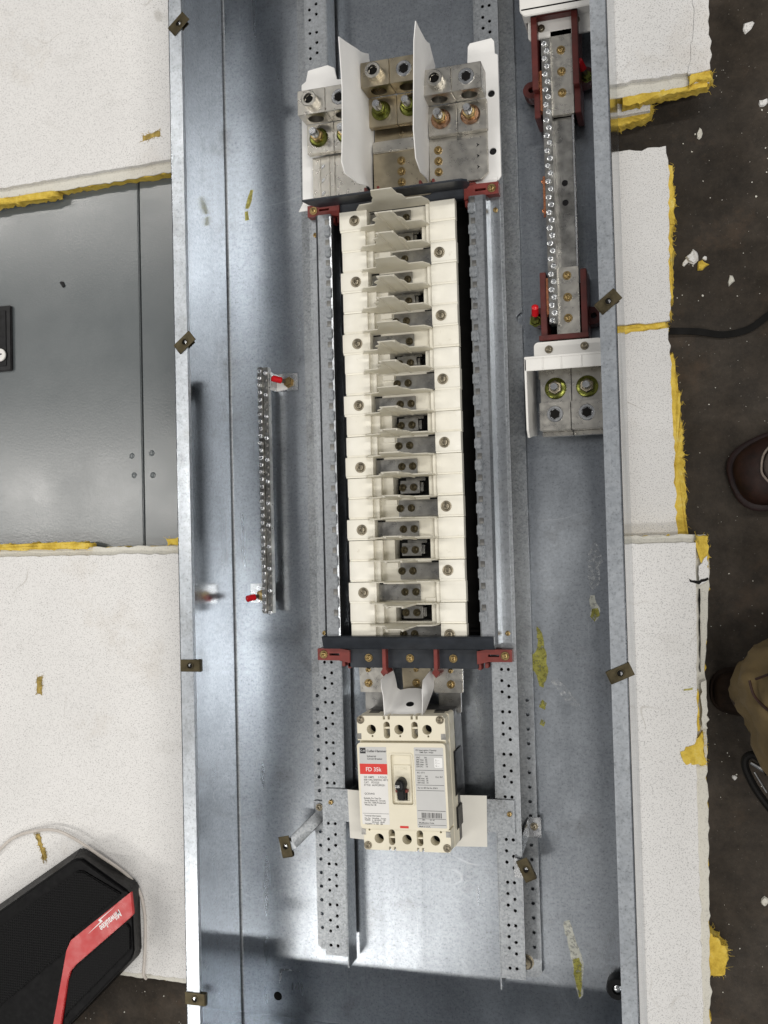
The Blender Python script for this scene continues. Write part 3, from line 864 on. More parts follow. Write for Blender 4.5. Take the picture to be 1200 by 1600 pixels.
# ------------------------------------------------------------------ main lugs
lug_hex = MB().cyl((0, 0), 5.7, 0, 0.4, 6, 0.4).mesh('hex_socket', 'black_board')
def set_screw(parent, x, y_, z, h):
    dp = min(5, h - 0.5)
    b_ = MB().lathe([(9.4, -4), (9.4, h - 0.8), (8.6, h), (6.2, h), (5.8, h - 0.4), (5.6, h - dp), (0.5, h - dp)], (x, y_), 24)
    b_.v = [(a, c, zz + z) for a, c, zz in b_.v]
    o = b_.build('set_screw', 'tinned' if h > 4 else 'zinc_bright', parent)
    place('hex_socket', lug_hex, o, (x, y_, z + h - dp + 0.05))
    return o
def stud(parent, x, y_, z, mats, lean=0):
    s_ = MB().lathe([(4.9, 0), (4.9, 21), (4.1, 22.5), (1.0, 22.5)], n=14)
    s_.v = [(a + x, c + y_, zz + z) for a, c, zz in s_.v]
    o = s_.build('stud', 'zinc_bright', parent)
    wb = MB().lathe([(11.5, 0), (11.8, 0.8), (10, 2.6), (6, 3.2), (4.4, 3.2)], (x, y_), 24)
    wb.v = [(a, c, zz + z) for a, c, zz in wb.v]
    wb.build('washer', mats[0], o)
    nb = MB().lathe([(7.9, 3.2), (8.1, 3.8), (8.1, 9.2), (7.2, 10.2), (4.5, 10.2)], (x, y_), 6, 0.3)
    nb.v = [(a, c, zz + z) for a, c, zz in nb.v]
    nb.build('nut', mats[1], o, bev=0.3, seg=1)
    return o
def main_lug(x, yb, label, metal, zin, tall=(10, 1.6), z=62):
    """lug block with two set screws over a tang that carries two studs"""
    t = thing('main_lug', label, 'cable lug', (x, yb, 20), 0, 'two barrel main lugs at the top of the box')
    for s_ in (-1, 1):
        cx = x + s_ * 17.6
        # barrel block: outline with the cable tunnel, run along y
        blk = MB().plate([(-17.4, 0), (17.4, 0), (17.4, 29), (-17.4, 29)], [circle(0, 13.5, 9.5, 20)], 0, 30)
        blk.xf(Matrix(((1, 0, 0, cx), (0, 0, -1, yb + 30), (0, 1, 0, z), (0, 0, 0, 1))))
        bo = blk.build('lug_barrel', metal, t, bev=0.5, seg=1)
        set_screw(bo, cx, yb + 15, z + 29, tall[0] if s_ < 0 else tall[1])
        MB().box(cx - 17.3, cx + 17.3, yb - 36, yb - 0.2, z - 9, z).build('tang', metal, t, bev=0.6)
        stud(t, cx - 2, yb - 17, z, zin)
    return t
lgA = main_lug(-78, 474, 'left main lug with two hex screws in front of the white sheet', 'tinned', ('olive_zinc', 'brass_zinc'))
lgB = main_lug(2, 495, 'middle browned main lug between the two standing white barriers', 'tinned_brown', ('olive_zinc', 'olive_zinc'))
lgC = main_lug(75, 474, 'right main lug with pinkish washers beside the punched white plate', 'tinned', ('pink_zinc', 'brass_zinc'))
def bus_plate(parent, x0, x1, y0, y1, z, mat, scr, ch=8, th=6):
    o = MB().prism([(x0 + ch, y0), (x1 - ch, y0), (x1, y0 + ch), (x1, y1), (x0, y1), (x0, y0 + ch)], z - th, z).build('bus_plate', mat, parent, bev=0.5)
    for p in scr:
        screw(o, M_gold, p[0], p[1], z)
    return o
o = bus_plate(lgC, 38, 108, 383, 440, 53, 'tinned', [(49, 424), (49, 411), (49, 398)])
for y_ in (424, 411, 398):
    MB().prism([(95, y_ - 2.4), (98.6, y_), (95, y_ + 2.4), (96.2, y_)], 53, 53.3).build('punch_mark', 'black_plastic', o)
MB().box(72, 78, 433, 439.5, 53, 53.5).build('cut_slot', 'stab_metal', o, bev=0.2, seg=1)
o = bus_plate(lgB, -33, 38, 375, 436, 48, 'tinned_brown', [(2, 420), (2, 407), (2, 394)], 2)
MB().box(-33, 38, 432, 446, 42, 51).build('raised_step', 'tinned', o, bev=1.2)
MB().box(-32, 37, 446.5, 470, 34, 44).build('lower_bar', 'tinned_brown', o, bev=0.8)
o = bus_plate(lgA, -111, -42, 378, 438, 50, 'tinned', [], 3)
for x in (-102, -90, -83):
    MB().box(x - 1.5, x + 1.5, 379, 437, 50, 51.4).build('ridge', 'tinned', o, bev=0.6)
for y_ in (425, 408, 392):
    MB().prism([(-99, y_ - 3), (-94, y_ + 1), (-96, y_ + 3), (-99, y_ + 2)], 50, 51).build('punch_mark', 'zinc_bright', o, bev=0.3, seg=1)
# white insulating plates below the lugs
t = thing('insulating_plate', 'white plastic plate under the left main lug', 'insulator', (-100, 450, 37.7), 0, 'white plates under the lugs')
MB().prism([(-129, 384), (-70, 384), (-64, 535), (-80, 536), (-83, 551), (-92, 556), (-118, 553), (-121, 540), (-127, 536)], 38.0, 40.2).build('sheet', 'white_card', t, bev=0.4)
MB().prism([(-134, 376), (-128, 386), (-60, 388), (-60, 378)], 40.3, 42.5).build('flared_lip', 'white_card', t, bev=0.4)
t = thing('insulating_plate', 'white punched plastic plate at right of the right main lug', 'insulator', (100, 470, 37.7), 0, 'white plates under the lugs')
MB().plate([(60, 384), (117.5, 384), (121, 389), (121, 533), (117.5, 535), (117, 550), (114, 554), (88, 552), (85.5, 548), (84, 520), (60, 520)],
           [circle(112, 488, 4.3, 18), circle(112, 419, 4.3, 18)], 38.0, 40.2).build('sheet', 'white_card', t)
MB().prism([(84, 378), (116, 382), (117, 388), (84, 385)], 40.3, 42.0).build('flared_lip', 'white_card', t, bev=0.4)
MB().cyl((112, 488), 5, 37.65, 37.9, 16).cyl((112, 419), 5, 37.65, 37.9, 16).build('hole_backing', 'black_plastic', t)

def barrier(label, top, base, zt, zb, fold=None):
    """standing insulating sheet: top and base edges as (x, y) lists, bowed in between, 1 mm thick"""
    t = thing('phase_barrier', label, 'insulator', (base[0][0], base[0][1], zb if not callable(zb) else 30), 0, 'standing white phase barriers')
    n = len(top); lv = 7
    V = []; F = []
    for side in (0, 1):
        for j in range(lv + 1):
            u = j / lv
            for i in range(n):
                bow = (fold or 0) * (u / 0.6 if u < 0.6 else (1 - u) / 0.4)
                x = base[i][0] * (1 - u) + top[i][0] * u + bow + side * 1.1
                y_ = base[i][1] * (1 - u) + top[i][1] * u - (6 * math.sin(u * PI) if i == 0 else (4 * math.sin(u * PI) if i == 1 else 0))
                V.append((x, y_, base[i][2] * (1 - u) + top[i][2] * u))
    m_ = (lv + 1) * n
    for j in range(lv):
        for i in range(n - 1):
            a = j*n + i
            F += [(a, a+1, a+1+n, a+n), (m_+a+n, m_+a+n+1, m_+a+1, m_+a)]
    rim = [i for i in range(n)] + [(j)*n + n-1 for j in range(1, lv+1)] + [lv*n + i for i in range(n-2, -1, -1)] + [j*n for j in range(lv-1, 0, -1)]
    for i in range(len(rim)):
        a, b_ = rim[i], rim[(i+1) % len(rim)]
        F.append((a, b_, b_ + m_, a + m_))
    MB().add(V, F).build('sheet', 'white_card', t, ang=70)
    return t
barrier('bent white barrier sheet standing left of the middle lug',
        [(-47, 541, 128), (-45, 520, 131), (-43, 480, 132), (-44, 430, 132), (-46, 395, 131), (-44, 383, 127), (-36, 378, 105)],
        [(-36, 556, 50), (-35, 525, 43), (-34, 480, 43), (-34, 445, 43), (-36, 440, 43), (-37, 415, 43), (-37, 388, 43)], 130, 43, 5.5)
barrier('narrow white barrier sheet standing between the middle and right lugs',
        [(43, 545, 124), (42, 520, 130), (41, 470, 132), (39, 420, 131), (39, 390, 124), (38, 383, 100)],
        [(45, 545, 70), (46, 528, 48), (39, 480, 44), (36, 430, 44), (35, 400, 44), (34, 388, 44)], 130, 43, 1.5)

# ------------------------------------------------------------------ bus straps and curled insulation between stack and breaker
def strap(x0, x1, y0, y1, z, label, mat):
    t = thing('bus_strap', label, 'bus bar', ((x0+x1)/2, y0, z - 3), 0, 'short bus straps above the breaker')
    MB().prism([(x0, y1), (x1, y1), (x1, y0 + 1), (x1 - 2, y0), (x0 + 1.5, y0)], z - 4, z).build('strap', mat, t, bev=0.5)
    MB().box(x0 + 6, x1 - 4, y0 - 24, y0 + 8, z - 10, z - 4.2).build('tail', 'stab_metal', t, bev=0.5)
    for p in ((-11, 0), (-27, 1)):
        screw(t, M_gold if p[1] else M_gold_s, (x0 + x1)/2 + (-7 if x1 < 0 else 4 if x0 > 0 else 0), -181 + p[0], z)
    return t
strap(-72, -34, -219, -188, 34, 'left tinned bus strap with two brass screws above the breaker', 'tinned')
strap(-20, 16, -222, -188, 26, 'middle brown bus strap behind the curled white sheet', 'tinned_brown')
strap(20, 57, -218, -188, 34, 'right tinned bus strap with two brass screws above the breaker', 'tinned')
t = thing('curled_insulation', 'curled white insulating sheet with a round black hole above the breaker', 'insulator', (-1, -225, 40))
path = [(-31, -190), (-27, -197), (-25, -206), (-24, -213), (-20, -216), (-10, -214), (0, -213.5), (9, -214.5), (16, -217), (21, -216), (22.5, -210), (22, -200), (20, -190)]
V = []; F = []
n = len(path)
for side in (0, 1):
    for j in range(3):
        for i, (x, y_) in enumerate(path):
            z = (36, 66, 90)[j]
            if 2 < i < 10:
                yy = y_ - (0, 14, 26)[j]
            else:
                yy = y_ - (0, 4, 8)[j]
            q = (1 - side * 0.03)
            V.append((x * q, yy + side * (0.8 if 3 < i < 10 else 0.3), z if i not in (0, n-1) else z * 0.86))
mm = 3 * n
for j in range(2):
    for i in range(n - 1):
        a = j*n + i
        F += [(a, a+1, a+1+n, a+n), (mm+a+n, mm+a+n+1, mm+a+1, mm+a)]
rim = list(range(n)) + [j*n + n-1 for j in (1, 2)] + [2*n + i for i in range(n-2, -1, -1)] + [n]
for i in range(len(rim)):
    a, b_ = rim[i], rim[(i+1) % len(rim)]
    F.append((a, b_, b_ + mm, a + mm))
MB().add(V, F).build('sheet', 'white_card', t, ang=70)
hm = Matrix.Translation((0.5, -227.6, 66)) @ Matrix.Rotation(R_(-64), 4, 'X')
MB().cyl((0, 0), 4.6, -0.5, 0.9, 20).xf(hm).build('round_hole', 'black_plastic', t)

# ------------------------------------------------------------------ breaker mounting brackets and paper
def bracket(x0, x1, y0, y1, sx, label, foldx):
    t = thing('mounting_bracket', label, 'bracket', ((x0+x1)/2, y0, 37.8), 0, 'breaker mounting brackets')
    MB().box(x0, x1, y0, y1, 38.0, 40.0).build('plate', 'galvanised_rail', t, bev=0.4)
    MB().box(min(foldx, foldx + 1.8), max(foldx, foldx + 1.8), y0, y1, 18, 37.9).build('folded_leg', 'galvanised_rail', t, bev=0.4)
    screw(t, M_gold_s, sx, (y0 + y1)/2 + 3, 40)
    return t
bracket(-117, -84, -375, -336, -110, 'plain galvanised bracket tab left of the breaker', -86)
bracket(80, 115, -377, -339, 109, 'plain galvanised bracket tab right of the breaker', 80.5)
t = thing('insulating_paper', 'white insulating paper sheet slid under the breaker', 'paper', (-4, -365, 38))
MB().prism([(-88, -336), (-20, -338), (83, -335), (82, -394), (40, -396), (-20, -397), (-86, -394)], 40.4, 40.9).build('sheet', 'paper', t)

# ------------------------------------------------------------------ circuit breaker
br = thing('circuit_breaker', 'cream moulded circuit breaker with red label band and black toggle', 'circuit breaker', (-1.5, -311.5, 14), R_(1.4), None, True)
# local frame: x right, y up the box, z = 0 at the foot, face at z = 86
def bz(b_, dz=0):
    return b_
MB().prism(rrect(-52.5, 52.5, -76, 76, 2), 0, 38).build('base', 'dark_grey_plastic', br, bev=0.8)
cov = MB().prism(rrect(-52.3, 52.3, -75.8, 75.8, 2.5), 38.3, 64).build('cover', 'breaker_cream', br, bev=0.8)
# terminal ends with recesses
def end_block(y0, y1, s_):
    hs = []
    for x in (-33, 0, 33):
        hs.append(circle(x + (1.2 if s_ < 0 else -2), (y0 + y1)/2 - s_*1.5 + (0 if s_ > 0 else -1), 5.6, 22))
        hs.append(circle(x + (-10 if s_ < 0 and x < 0 else (8 if s_ < 0 else -1)) , (y0 + y1)/2 - s_*9 + (1 if s_ < 0 else 0), 1.3, 8)) if not (s_ < 0 and x == 0) else None
    for x in (-16.5, 16.5):
        hs.append(rrect(x - 3.8, x + 3.8, y0 + (2.2 if s_ > 0 else 6), y1 - (6.5 if s_ > 0 else 1.2), 3.7))
        for q in (-2.9, 2.9):
            ye = y1 if s_ > 0 else y0
            yy0, yy1 = (ye - 3.2, ye + 1) if s_ > 0 else (ye - 1, ye + 3.2)
            # slot cut through the outer edge
    outer = []
    ye = y1 if s_ > 0 else y0
    slots = sorted([x + q for x in (-16.5, 16.5) for q in (-2.9, 2.9)])
    if s_ > 0:
        outer = [(-52, y0), (52, y0), (52, ye - 3), (49, ye)]
        for x in reversed(slots):
            outer += [(x + 1.3, ye), (x + 1.3, ye - 4.2), (x - 1.3, ye - 4.2), (x - 1.3, ye)]
        outer += [(-49, ye), (-52, ye - 3)]
    else:
        outer = [(-50, ye + 2), (-48, ye)]
        for x in slots:
            outer += [(x - 1.3, ye), (x - 1.3, ye + 4.2), (x + 1.3, ye + 4.2), (x + 1.3, ye)]
        outer += [(50, ye), (52, ye + 3), (52, y1), (-50, y1)]
    o = MB().plate(outer, [h for h in hs if h], 64.1, 82).build('terminal_cover', 'breaker_cream', br)
    for x in (-33, 0, 33):
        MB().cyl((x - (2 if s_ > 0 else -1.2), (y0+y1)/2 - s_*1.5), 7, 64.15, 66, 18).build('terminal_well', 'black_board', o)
    for x in (-16.5, 16.5):
        mid = (y0 + y1)/2
        MB().box(x - 4.5, x + 4.5, y0 + 1, y1 - 1, 64.15, 66).build('terminal_well', 'stab_metal', o)
        screw(o, M_brown, x, mid + (4.5 if s_ > 0 else -2), 72)
        MB().box(x - 3.7, x + 3.7, mid - 1.2 + (0.2 if s_ > 0 else 2), mid + 0.6 + (0.2 if s_ > 0 else 2), 66, 79).build('slot_bridge', 'breaker_cream', o)
    cs = ((-47.5, ye - 4.5), (46.5, ye - 4.5)) if s_ > 0 else ((-45.5, ye + 5), (47.5, ye + 5))
    for x, y_ in cs:
        screw(o, M_brown, x, y_, 82)
    for x in (-50, 49.5):
        MB().box(x - 2.6, x + 2.6, (y0 + 1.5) if s_ > 0 else (y1 - 8), (y0 + 8) if s_ > 0 else (y1 - 1.5), 82, 82.4).build('side_notch', 'stab_metal', o)
    return o
end_block(48, 76, 1)
end_block(-76, -51, -1)
MB().prism(rrect(-51, 51, 44, 48.2, 1), 64.1, 77).build('cover_step', 'breaker_cream', br)
# raised centre with the toggle window
face = MB().plate(rrect(-52, 52, -51, 46, 4), [rrect(-12.5, 12.5, -23, 33.5, 2.5)], 64.2, 86).build('front_plate', 'breaker_cream', br, bev=0)
MB().prism(rrect(-12.3, 12.3, -22.8, 33.3, 2), 64.3, 83.2).build('toggle_recess', 'breaker_cream', face, bev=0.4)
fr = MB().plate(rrect(-13.8, 13.8, -24.3, 34.8, 3), [rrect(-12.3, 12.3, -22.8, 33.3, 2.4)], 86, 87.0).build('window_rim', 'breaker_cream', face)
MB().plate(rrect(-10, 10, -21, 21, 1), [rrect(-7.5, 7.5, -19, 1.5, 0.8)], 83.2, 84.4).build('toggle_surround', 'breaker_cream', face, bev=0.25, seg=1)
text('moulded_lettering', 'I / ON', 5.2, (-8, 15.5, 84.4), 'breaker_cream', face, 0, 1.0, 0.35)
text('moulded_lettering', 'TRIPPED', 3.4, (-9, 6.6, 84.4), 'breaker_cream', face, 0, 1.0, 0.3)
tg = MB().prism([(-5, -18), (5, -18), (5.4, -8), (4.2, -6), (4.2, 0), (-4.2, 0), (-4.2, -6), (-5.4, -8)], 83.3, 86).build('toggle_slot', 'black_plastic', face)
hd = thing_h = MB().lathe([(6.0, 83.4), (6.0, 92), (5.4, 96), (4.4, 98), (1, 98.4)], (-0.5, 0.5), 20)
hd.v = [(x, y_ * 1.25, z) for x, y_, z in hd.v]
hd = hd.build('toggle', 'black_plastic', br, bev=0.2, seg=1)
MB().box(-4.6, 4.2, -17, -2, 84, 93).build('toggle_stem', 'black_plastic', hd, bev=1.2)
MB().box(-7.4, 7.0, -8.6, -5.4, 84.5, 90).build('red_flag', 'oxide_red', hd, bev=0.3)
text('rating_digits', '225', 3.8, (-5.0, -1.2, 98.42), 'white_print', hd, 0, 0.95, 0.04, bold=0.06)
# printed labels
lab = MB().prism(rrect(-49.5, -17, -46, 41.5, 1), 86.02, 86.16).build('left_label', 'label_white', br)
MB().box(-49.5, -17, 22.5, 41.5, 86.17, 86.24).build('label_head', 'label_grey', lab)
MB().box(-49.6, -16.9, 10.5, 22.4, 86.17, 86.26).build('red_band', 'label_red', lab)
text('label_lettering', 'FD 35k', 6.6, (-33.4, 13.9, 86.27), 'white_print', lab, 0, 0.95, 0.02, 'CENTER', bold=0.04)
MB().box(-48.5, -41.7, 34, 40.4, 86.25, 86.3).build('maker_mark', 'ink', lab)
text('maker_mark_lettering', 'C-H', 3.2, (-48.0, 36.0, 86.32), 'white_print', lab, 0, 1.0, 0.02)
text('label_lettering', 'Cutler-Hammer', 3.7, (-40.6, 35.6, 86.26), 'ink', lab, 0, 0.98, 0.02, bold=0.10)
text('label_lettering', 'Industrial\nCircuit Breaker', 2.9, (-40.4, 30.0, 86.26), 'ink', lab, 0, 1.0, 0.02, bold=0.05)
text('label_lettering', '225 AMPS      3 POLES\n600 VAC/250VDC 40°C\nCAT.   FD3225\nSTYLE  6639C89G51', 3.0, (-45.5, 6.2, 86.18), 'ink', lab, 0, 0.98, 0.02, bold=0.03)
text('label_lettering', 'QC03A42', 2.9, (-45.5, -12.5, 86.18), 'ink', lab, 0, 1.0, 0.02, bold=0.04)
text('label_lettering', 'Suitable For Use On\n Single Phase AC Circuits\nUse 75C 100% Protected\n Wiring for 40', 2.5, (-46.5, -17.5, 86.18), 'ink', lab, 0, 1.0, 0.02, bold=0.05)
MB().box(-48.5, -17.5, -34.1, -33.6, 86.17, 86.22).build('label_rule', 'ink_faint', lab)
text('label_lettering', 'Terminal Information', 2.3, (-46.8, -37.2, 86.18), 'ink', lab, 0, 1.0, 0.02, bold=0.05)
text('label_lettering', 'Cat. No.   Wire/Size   Torque\nT225FD   4 - 4/0 AWG   120\n               250 kcmil   LB-IN\nTA225FD1  6 - 300   180', 2.1, (-46.8, -40.0, 86.18), 'ink', lab, 0, 1.0, 0.02, bold=0.05)
lab = MB().prism(rrect(15.5, 49.5, -48, 41.5, 1), 86.02, 86.16).build('right_label', 'label_grey', br)
text('label_lettering', 'FD Interrupting Capacity\n       RMS Sym. Amps', 2.4, (17.5, 37.6, 86.18), 'ink', lab, 0, 1.0, 0.02, bold=0.05)
for y_ in (33.0, 16.0, -0.5, -6.5, -38.0, -57):
    if y_ > -48:
        MB().box(16.5, 48.6, y_ - 0.2, y_ + 0.25, 86.17, 86.22).build('label_rule', 'ink', lab)
MB().box(16.5, 48.6, -41.6 + 20, -41.2 + 20, 86.17, 86.22)
text('label_lettering', 'VAC       kA\n240 max.  65\n480 max.  35\n600 max.  18\n250 DC    10', 2.5, (17.5, 29.4, 86.18), 'ink', lab, 0, 1.0, 0.02, bold=0.05)
text('label_lettering', 'IEC 157-1', 2.3, (18, 12.6, 86.18), 'ink', lab, 0, 1.0, 0.02, bold=0.05)
text('label_lettering', 'VAC       kA\n240 max.  65\n415 max.  35\n660 max.  10', 2.4, (18, 8.6, 86.18), 'ink', lab, 0, 1.0, 0.02, bold=0.05)
text('label_lettering', 'Cng. R.P.', 2.4, (39, 8.0, 86.18), 'ink', lab, 0, 1.0, 0.02, bold=0.05)
text('label_lettering', 'Per UL 489 File No. E7819', 2.1, (18, -4.4, 86.18), 'ink', lab, 0, 1.0, 0.02, bold=0.05)
st = MB().prism(rrect(38.5, 47.8, 19, 30, 1), 86.17, 86.26).build('approval_sticker', 'white_print', lab)
text('sticker_lettering', '5---\nC---\n6---', 3.0, (39.8, 26.2, 86.28), 'ink_faint', st, 0, 1.0, 0.02)
MB().box(16.5, 48.8, -29.3, -28.8, 86.17, 86.22).build('label_rule', 'ink', lab)
rnd = random.Random(5)
x = 21.0
bars = MB()
while x < 44:
    w_ = rnd.choice((0.3, 0.5, 0.8))
    bars.box(x, x + w_, -37.0, -31.2, 86.17, 86.22)
    x += w_ + rnd.choice((0.3, 0.45, 0.7))
bars.build('barcode', 'ink', lab)
text('label_lettering', 'B04          22  A5', 2.0, (21.5, -39.3 - 0.6, 86.18), 'ink', lab, 0, 1.0, 0.02, bold=0.05)
text('label_lettering', 'Modification Code', 2.3, (17.5, -43.3, 86.18), 'ink', lab, 0, 1.0, 0.02, bold=0.05)
MB().box(16.5, 48.8, -44.9, -44.5, 86.17, 86.22).build('label_rule', 'ink', lab)
text('label_lettering', 'Made in U.S.A.', 2.2, (17.5, -47.4, 86.18), 'ink', lab, 0, 1.0, 0.02, bold=0.05)
MB().box(-5, 5, -49.3, -46.8, 85.9, 86.5).build('trip_button', 'label_red', br, bev=0.2, seg=1)
# dark slots and ribs along the upper end of the body
for x in (-38, 2, 40):
    MB().box(x - 8, x + 8, 75.7, 76.3, 40, 50).build('vent_slot', 'black_plastic', br)
    MB().box(x - 6, x + 6, 75.7, 76.3, 54, 60).build('vent_slot', 'black_plastic', br)
for y0, y1 in ((-60, -34), (-22, 30)):
    MB().prism([(52.2, y0), (54.5, y0 + 3), (54.5, y1), (52.2, y1)], 16, 50).build('side_rib', 'black_plastic', br, bev=0.4)

# ------------------------------------------------------------------ neutral assembly on the right
nb = thing('neutral_bar', 'tinned neutral bus with a long row of terminal screws at right', 'terminal bar', (190, 360, 0))
MB().box(183, 208, 449, 548, 37, 44).build('bus_pad', 'tinned', nb, bev=0.6)
MB().box(181, 207, 176, 272, 37, 44).build('bus_pad', 'tinned', nb, bev=0.6)
cb = MB()
pr = [(182, 31), (182, 35.5), (204.5, 35.5), (204.5, 41), (207, 41), (207, 31)]
n = len(pr)
cb.add([(x, 272.3, z) for x, z in pr] + [(x, 448.7, z) for x, z in pr], [tuple(range(n)), tuple(range(2*n-1, n-1, -1))] + [(i, (i+1) % n, n+(i+1) % n, n+i) for i in range(n)])
ch = cb.build('channel_bar', 'stab_metal', nb, bev=0.4)
MB().box(205, 206.6, 272.5, 448.5, 41.05, 41.6).build('channel_lip', 'zinc_bright', ch)
for y_ in (372, 349):
    MB().cyl((194, y_), 3.6, 35.5, 35.75, 18).build('bolt_hole', 'black_plastic', ch)
for y_ in (524, 499, 474, 262, 237, 213):
    screw(nb, M_gold, 195 if y_ > 400 else 194, y_, 44)
tb = MB().box(173.5, 183.6, 206, 536, 36, 53).build('terminal_strip', 'stab_metal', nb, bev=0.5)
y_ = 530; i = 0
rnd = random.Random(11)
while y_ > 208:
    o = screw(tb, M_term, 178.5 + (1.4 if i % 2 else -1.4), y_, 53, 'terminal_screw')
    o.scale = (1, 1, rnd.uniform(0.6, 1.5))
    y_ -= 8.9; i += 1
for y0, y1 in ((452, 503), (332, 380), (216, 262)):
    cs = MB().prism([(169.5, y0), (173.2, y0 + 4), (173.2, y1 - 4), (169.5, y1)], 40, 42.5).box(170.5, 173.3, y0 + 2, y1 - 2, 36, 50).build('copper_strap', 'copper', nb, bev=0.4)
    for yy in (y0 + 8, y1 - 6):
        screw(cs, screw_mesh('copper_screw', 2.6, 2.4, 'copper', 0, 12), 170.2, yy, 42.5)
def ear(parent, x, y_, s_, top=24):
    hs = [circle(x, y_, 3.6, 14)]
    p = [(x - s_*12, y_ - 12), (x, y_ - 10)] + [(x + s_*10*math.cos(a), y_ + 10*math.sin(a)) for a in (-1.2, -0.7, -0.2, 0.2, 0.7, 1.2)] + [(x, y_ + 10), (x - s_*12, y_ + 12)]
    MB().plate(p, hs, 6, top).build('mounting_ear', 'oxide_dark', parent)
def cap_screw(parent, x, y_, z, tilt, L=22, nutmat='olive_zinc'):
    b_ = MB().lathe([(7.4, 0), (7.4, 1.0), (5.6, 1.3), (5.6, 5.2), (4.9, 6.0), (3.0, 6.0)], n=6, ph=0.4)
    b_.v = [(a + x, c + y_, zz + z) for a, c, zz in b_.v]
    o = b_.build('bond_nut', nutmat, parent)
    tx, ty = tilt
    MB().tube([(x, y_, z), (x + tx*0.55, y_ + ty*0.55, z + L*0.6)], 2.7, 10).build('bond_stud', 'dull_zinc', o)
    MB().tube([(x + tx*0.45, y_ + ty*0.45, z + L*0.5), (x + tx*0.95, y_ + ty*0.95, z + L*0.96), (x + tx, y_ + ty, z + L), (x + tx*1.03, y_ + ty*1.03, z + L*1.03)], [4.2, 4.1, 3.2, 1.2], 12).build('red_cap', 'cap_red', o)
    return o
def red_frame(y0, y1, label, bar_at, ears, caps):
    t = thing('neutral_support', label, 'bus support', (190, (y0+y1)/2, 0), 0, 'red plastic supports of the neutral bar')
    MB().box(163, 170, y0, y1, 4, 46).build('upright', 'oxide_dark', t, bev=0.6)
    MB().box(209, 216, y0, y1, 4, 46).build('upright', 'oxide_dark', t, bev=0.6)
    if bar_at > 300:
        MB().box(163, 216, bar_at - 6, bar_at, 46.2, 58).build('cross_bar', 'oxide_dark', t, bev=0.6)
        MB().box(163, 170, bar_at - 90, bar_at, 46.2, 58).build('side_bar', 'oxide_dark', t, bev=0.6)
        MB().box(209, 216, bar_at - 90, bar_at, 46.2, 58).build('side_bar', 'oxide_dark', t, bev=0.6)
    else:
        MB().box(161, 217, bar_at - 3, bar_at + 3, 46.2, 52).build('cross_bar', 'oxide_dark', t, bev=0.6)
    for x, y_, s_ in ears:
        ear(t, x, y_, s_)
    for x, y_ in caps:
        cap_screw(t, x, y_, 24.5, (-7, 10) if x > 200 else (3, 12), 24)
    MB().box(170.5, 208, y0 + 6, y1 - 6, 2, 6).build('floor_pad', 'black_board', t)
    return t
red_frame(448, 566, 'upper dark red support frame of the neutral bar', 566, ((157, 492, -1), (220, 500, 1)), ((222, 497),))
red_frame(188, 268, 'lower dark red support frame of the neutral bar near its lugs', 191, ((158, 222, -1), (221, 218, 1)), ((154, 217),))
def neutral_cover(ys, label, low):
    t = thing('lug_cover', label, 'insulator', (190, ys, 0), 0, 'white neutral lug covers')
    if low:
        MB().plate(rrect(155, 232, 166, 186, 5), [circle(172, 177, 2.4, 10), circle(212, 178, 2.4, 10)], 50, 53).build('back_lip', 'white_plastic', t)
        MB().box(147, 235, 163.5, 166, 38, 78).build('ribbed_wall', 'white_plastic', t, bev=0.5)
        MB().box(147, 235, 150, 163.4, 75.5, 78).build('upper_lip', 'white_plastic', t, bev=0.6)
        for x in (168, 188, 210):
            MB().box(x - 0.9, x + 0.9, 151, 163.2, 78, 79).build('rib', 'white_plastic', t, bev=0.3, seg=1)
        p = [(163.4, 0), (163.4, 78), (150, 78), (84, 74), (76, 66), (80, 40), (84, 4)]
        n = len(p)
        for x in (147, 232):
            b_ = MB().add([(x, y_, z) for y_, z in p] + [(x + 2.4, y_, z) for y_, z in p], [tuple(range(n)), tuple(range(2*n-1, n-1, -1))] + [(i, (i+1) % n, n+(i+1) % n, n+i) for i in range(n)])
            b_.build('side_wall', 'white_plastic', t, bev=0.5)
        for x, y_ in ((172, 177), (212, 178)):
            screw(t, M_brown, x, y_, 53)
    else:
        MB().prism(rrect(158, 235, 541, 580, 4), 40, 44).build('back_lip', 'white_plastic', t, bev=0.6)
        MB().box(154, 236, 562, 565, 44.2, 72).build('ribbed_wall', 'white_plastic', t, bev=0.6)
        MB().prism([(152, 700), (153, 562), (158, 556), (236, 556), (236, 700)], 69, 72).build('upper_lip', 'white_plastic', t, bev=0.8)
        MB().box(153, 155.5, 566, 700, 2, 69).build('side_wall', 'white_plastic', t, bev=0.5)
        for x, y_ in ((173, 553), (213, 556)):
            screw(t, M_brown, x, y_, 44)
    return t
neutral_cover(120, 'white ribbed plastic cover around the two neutral lugs', True)
neutral_cover(600, 'white plastic cover cut off by the top edge of the photo', False)
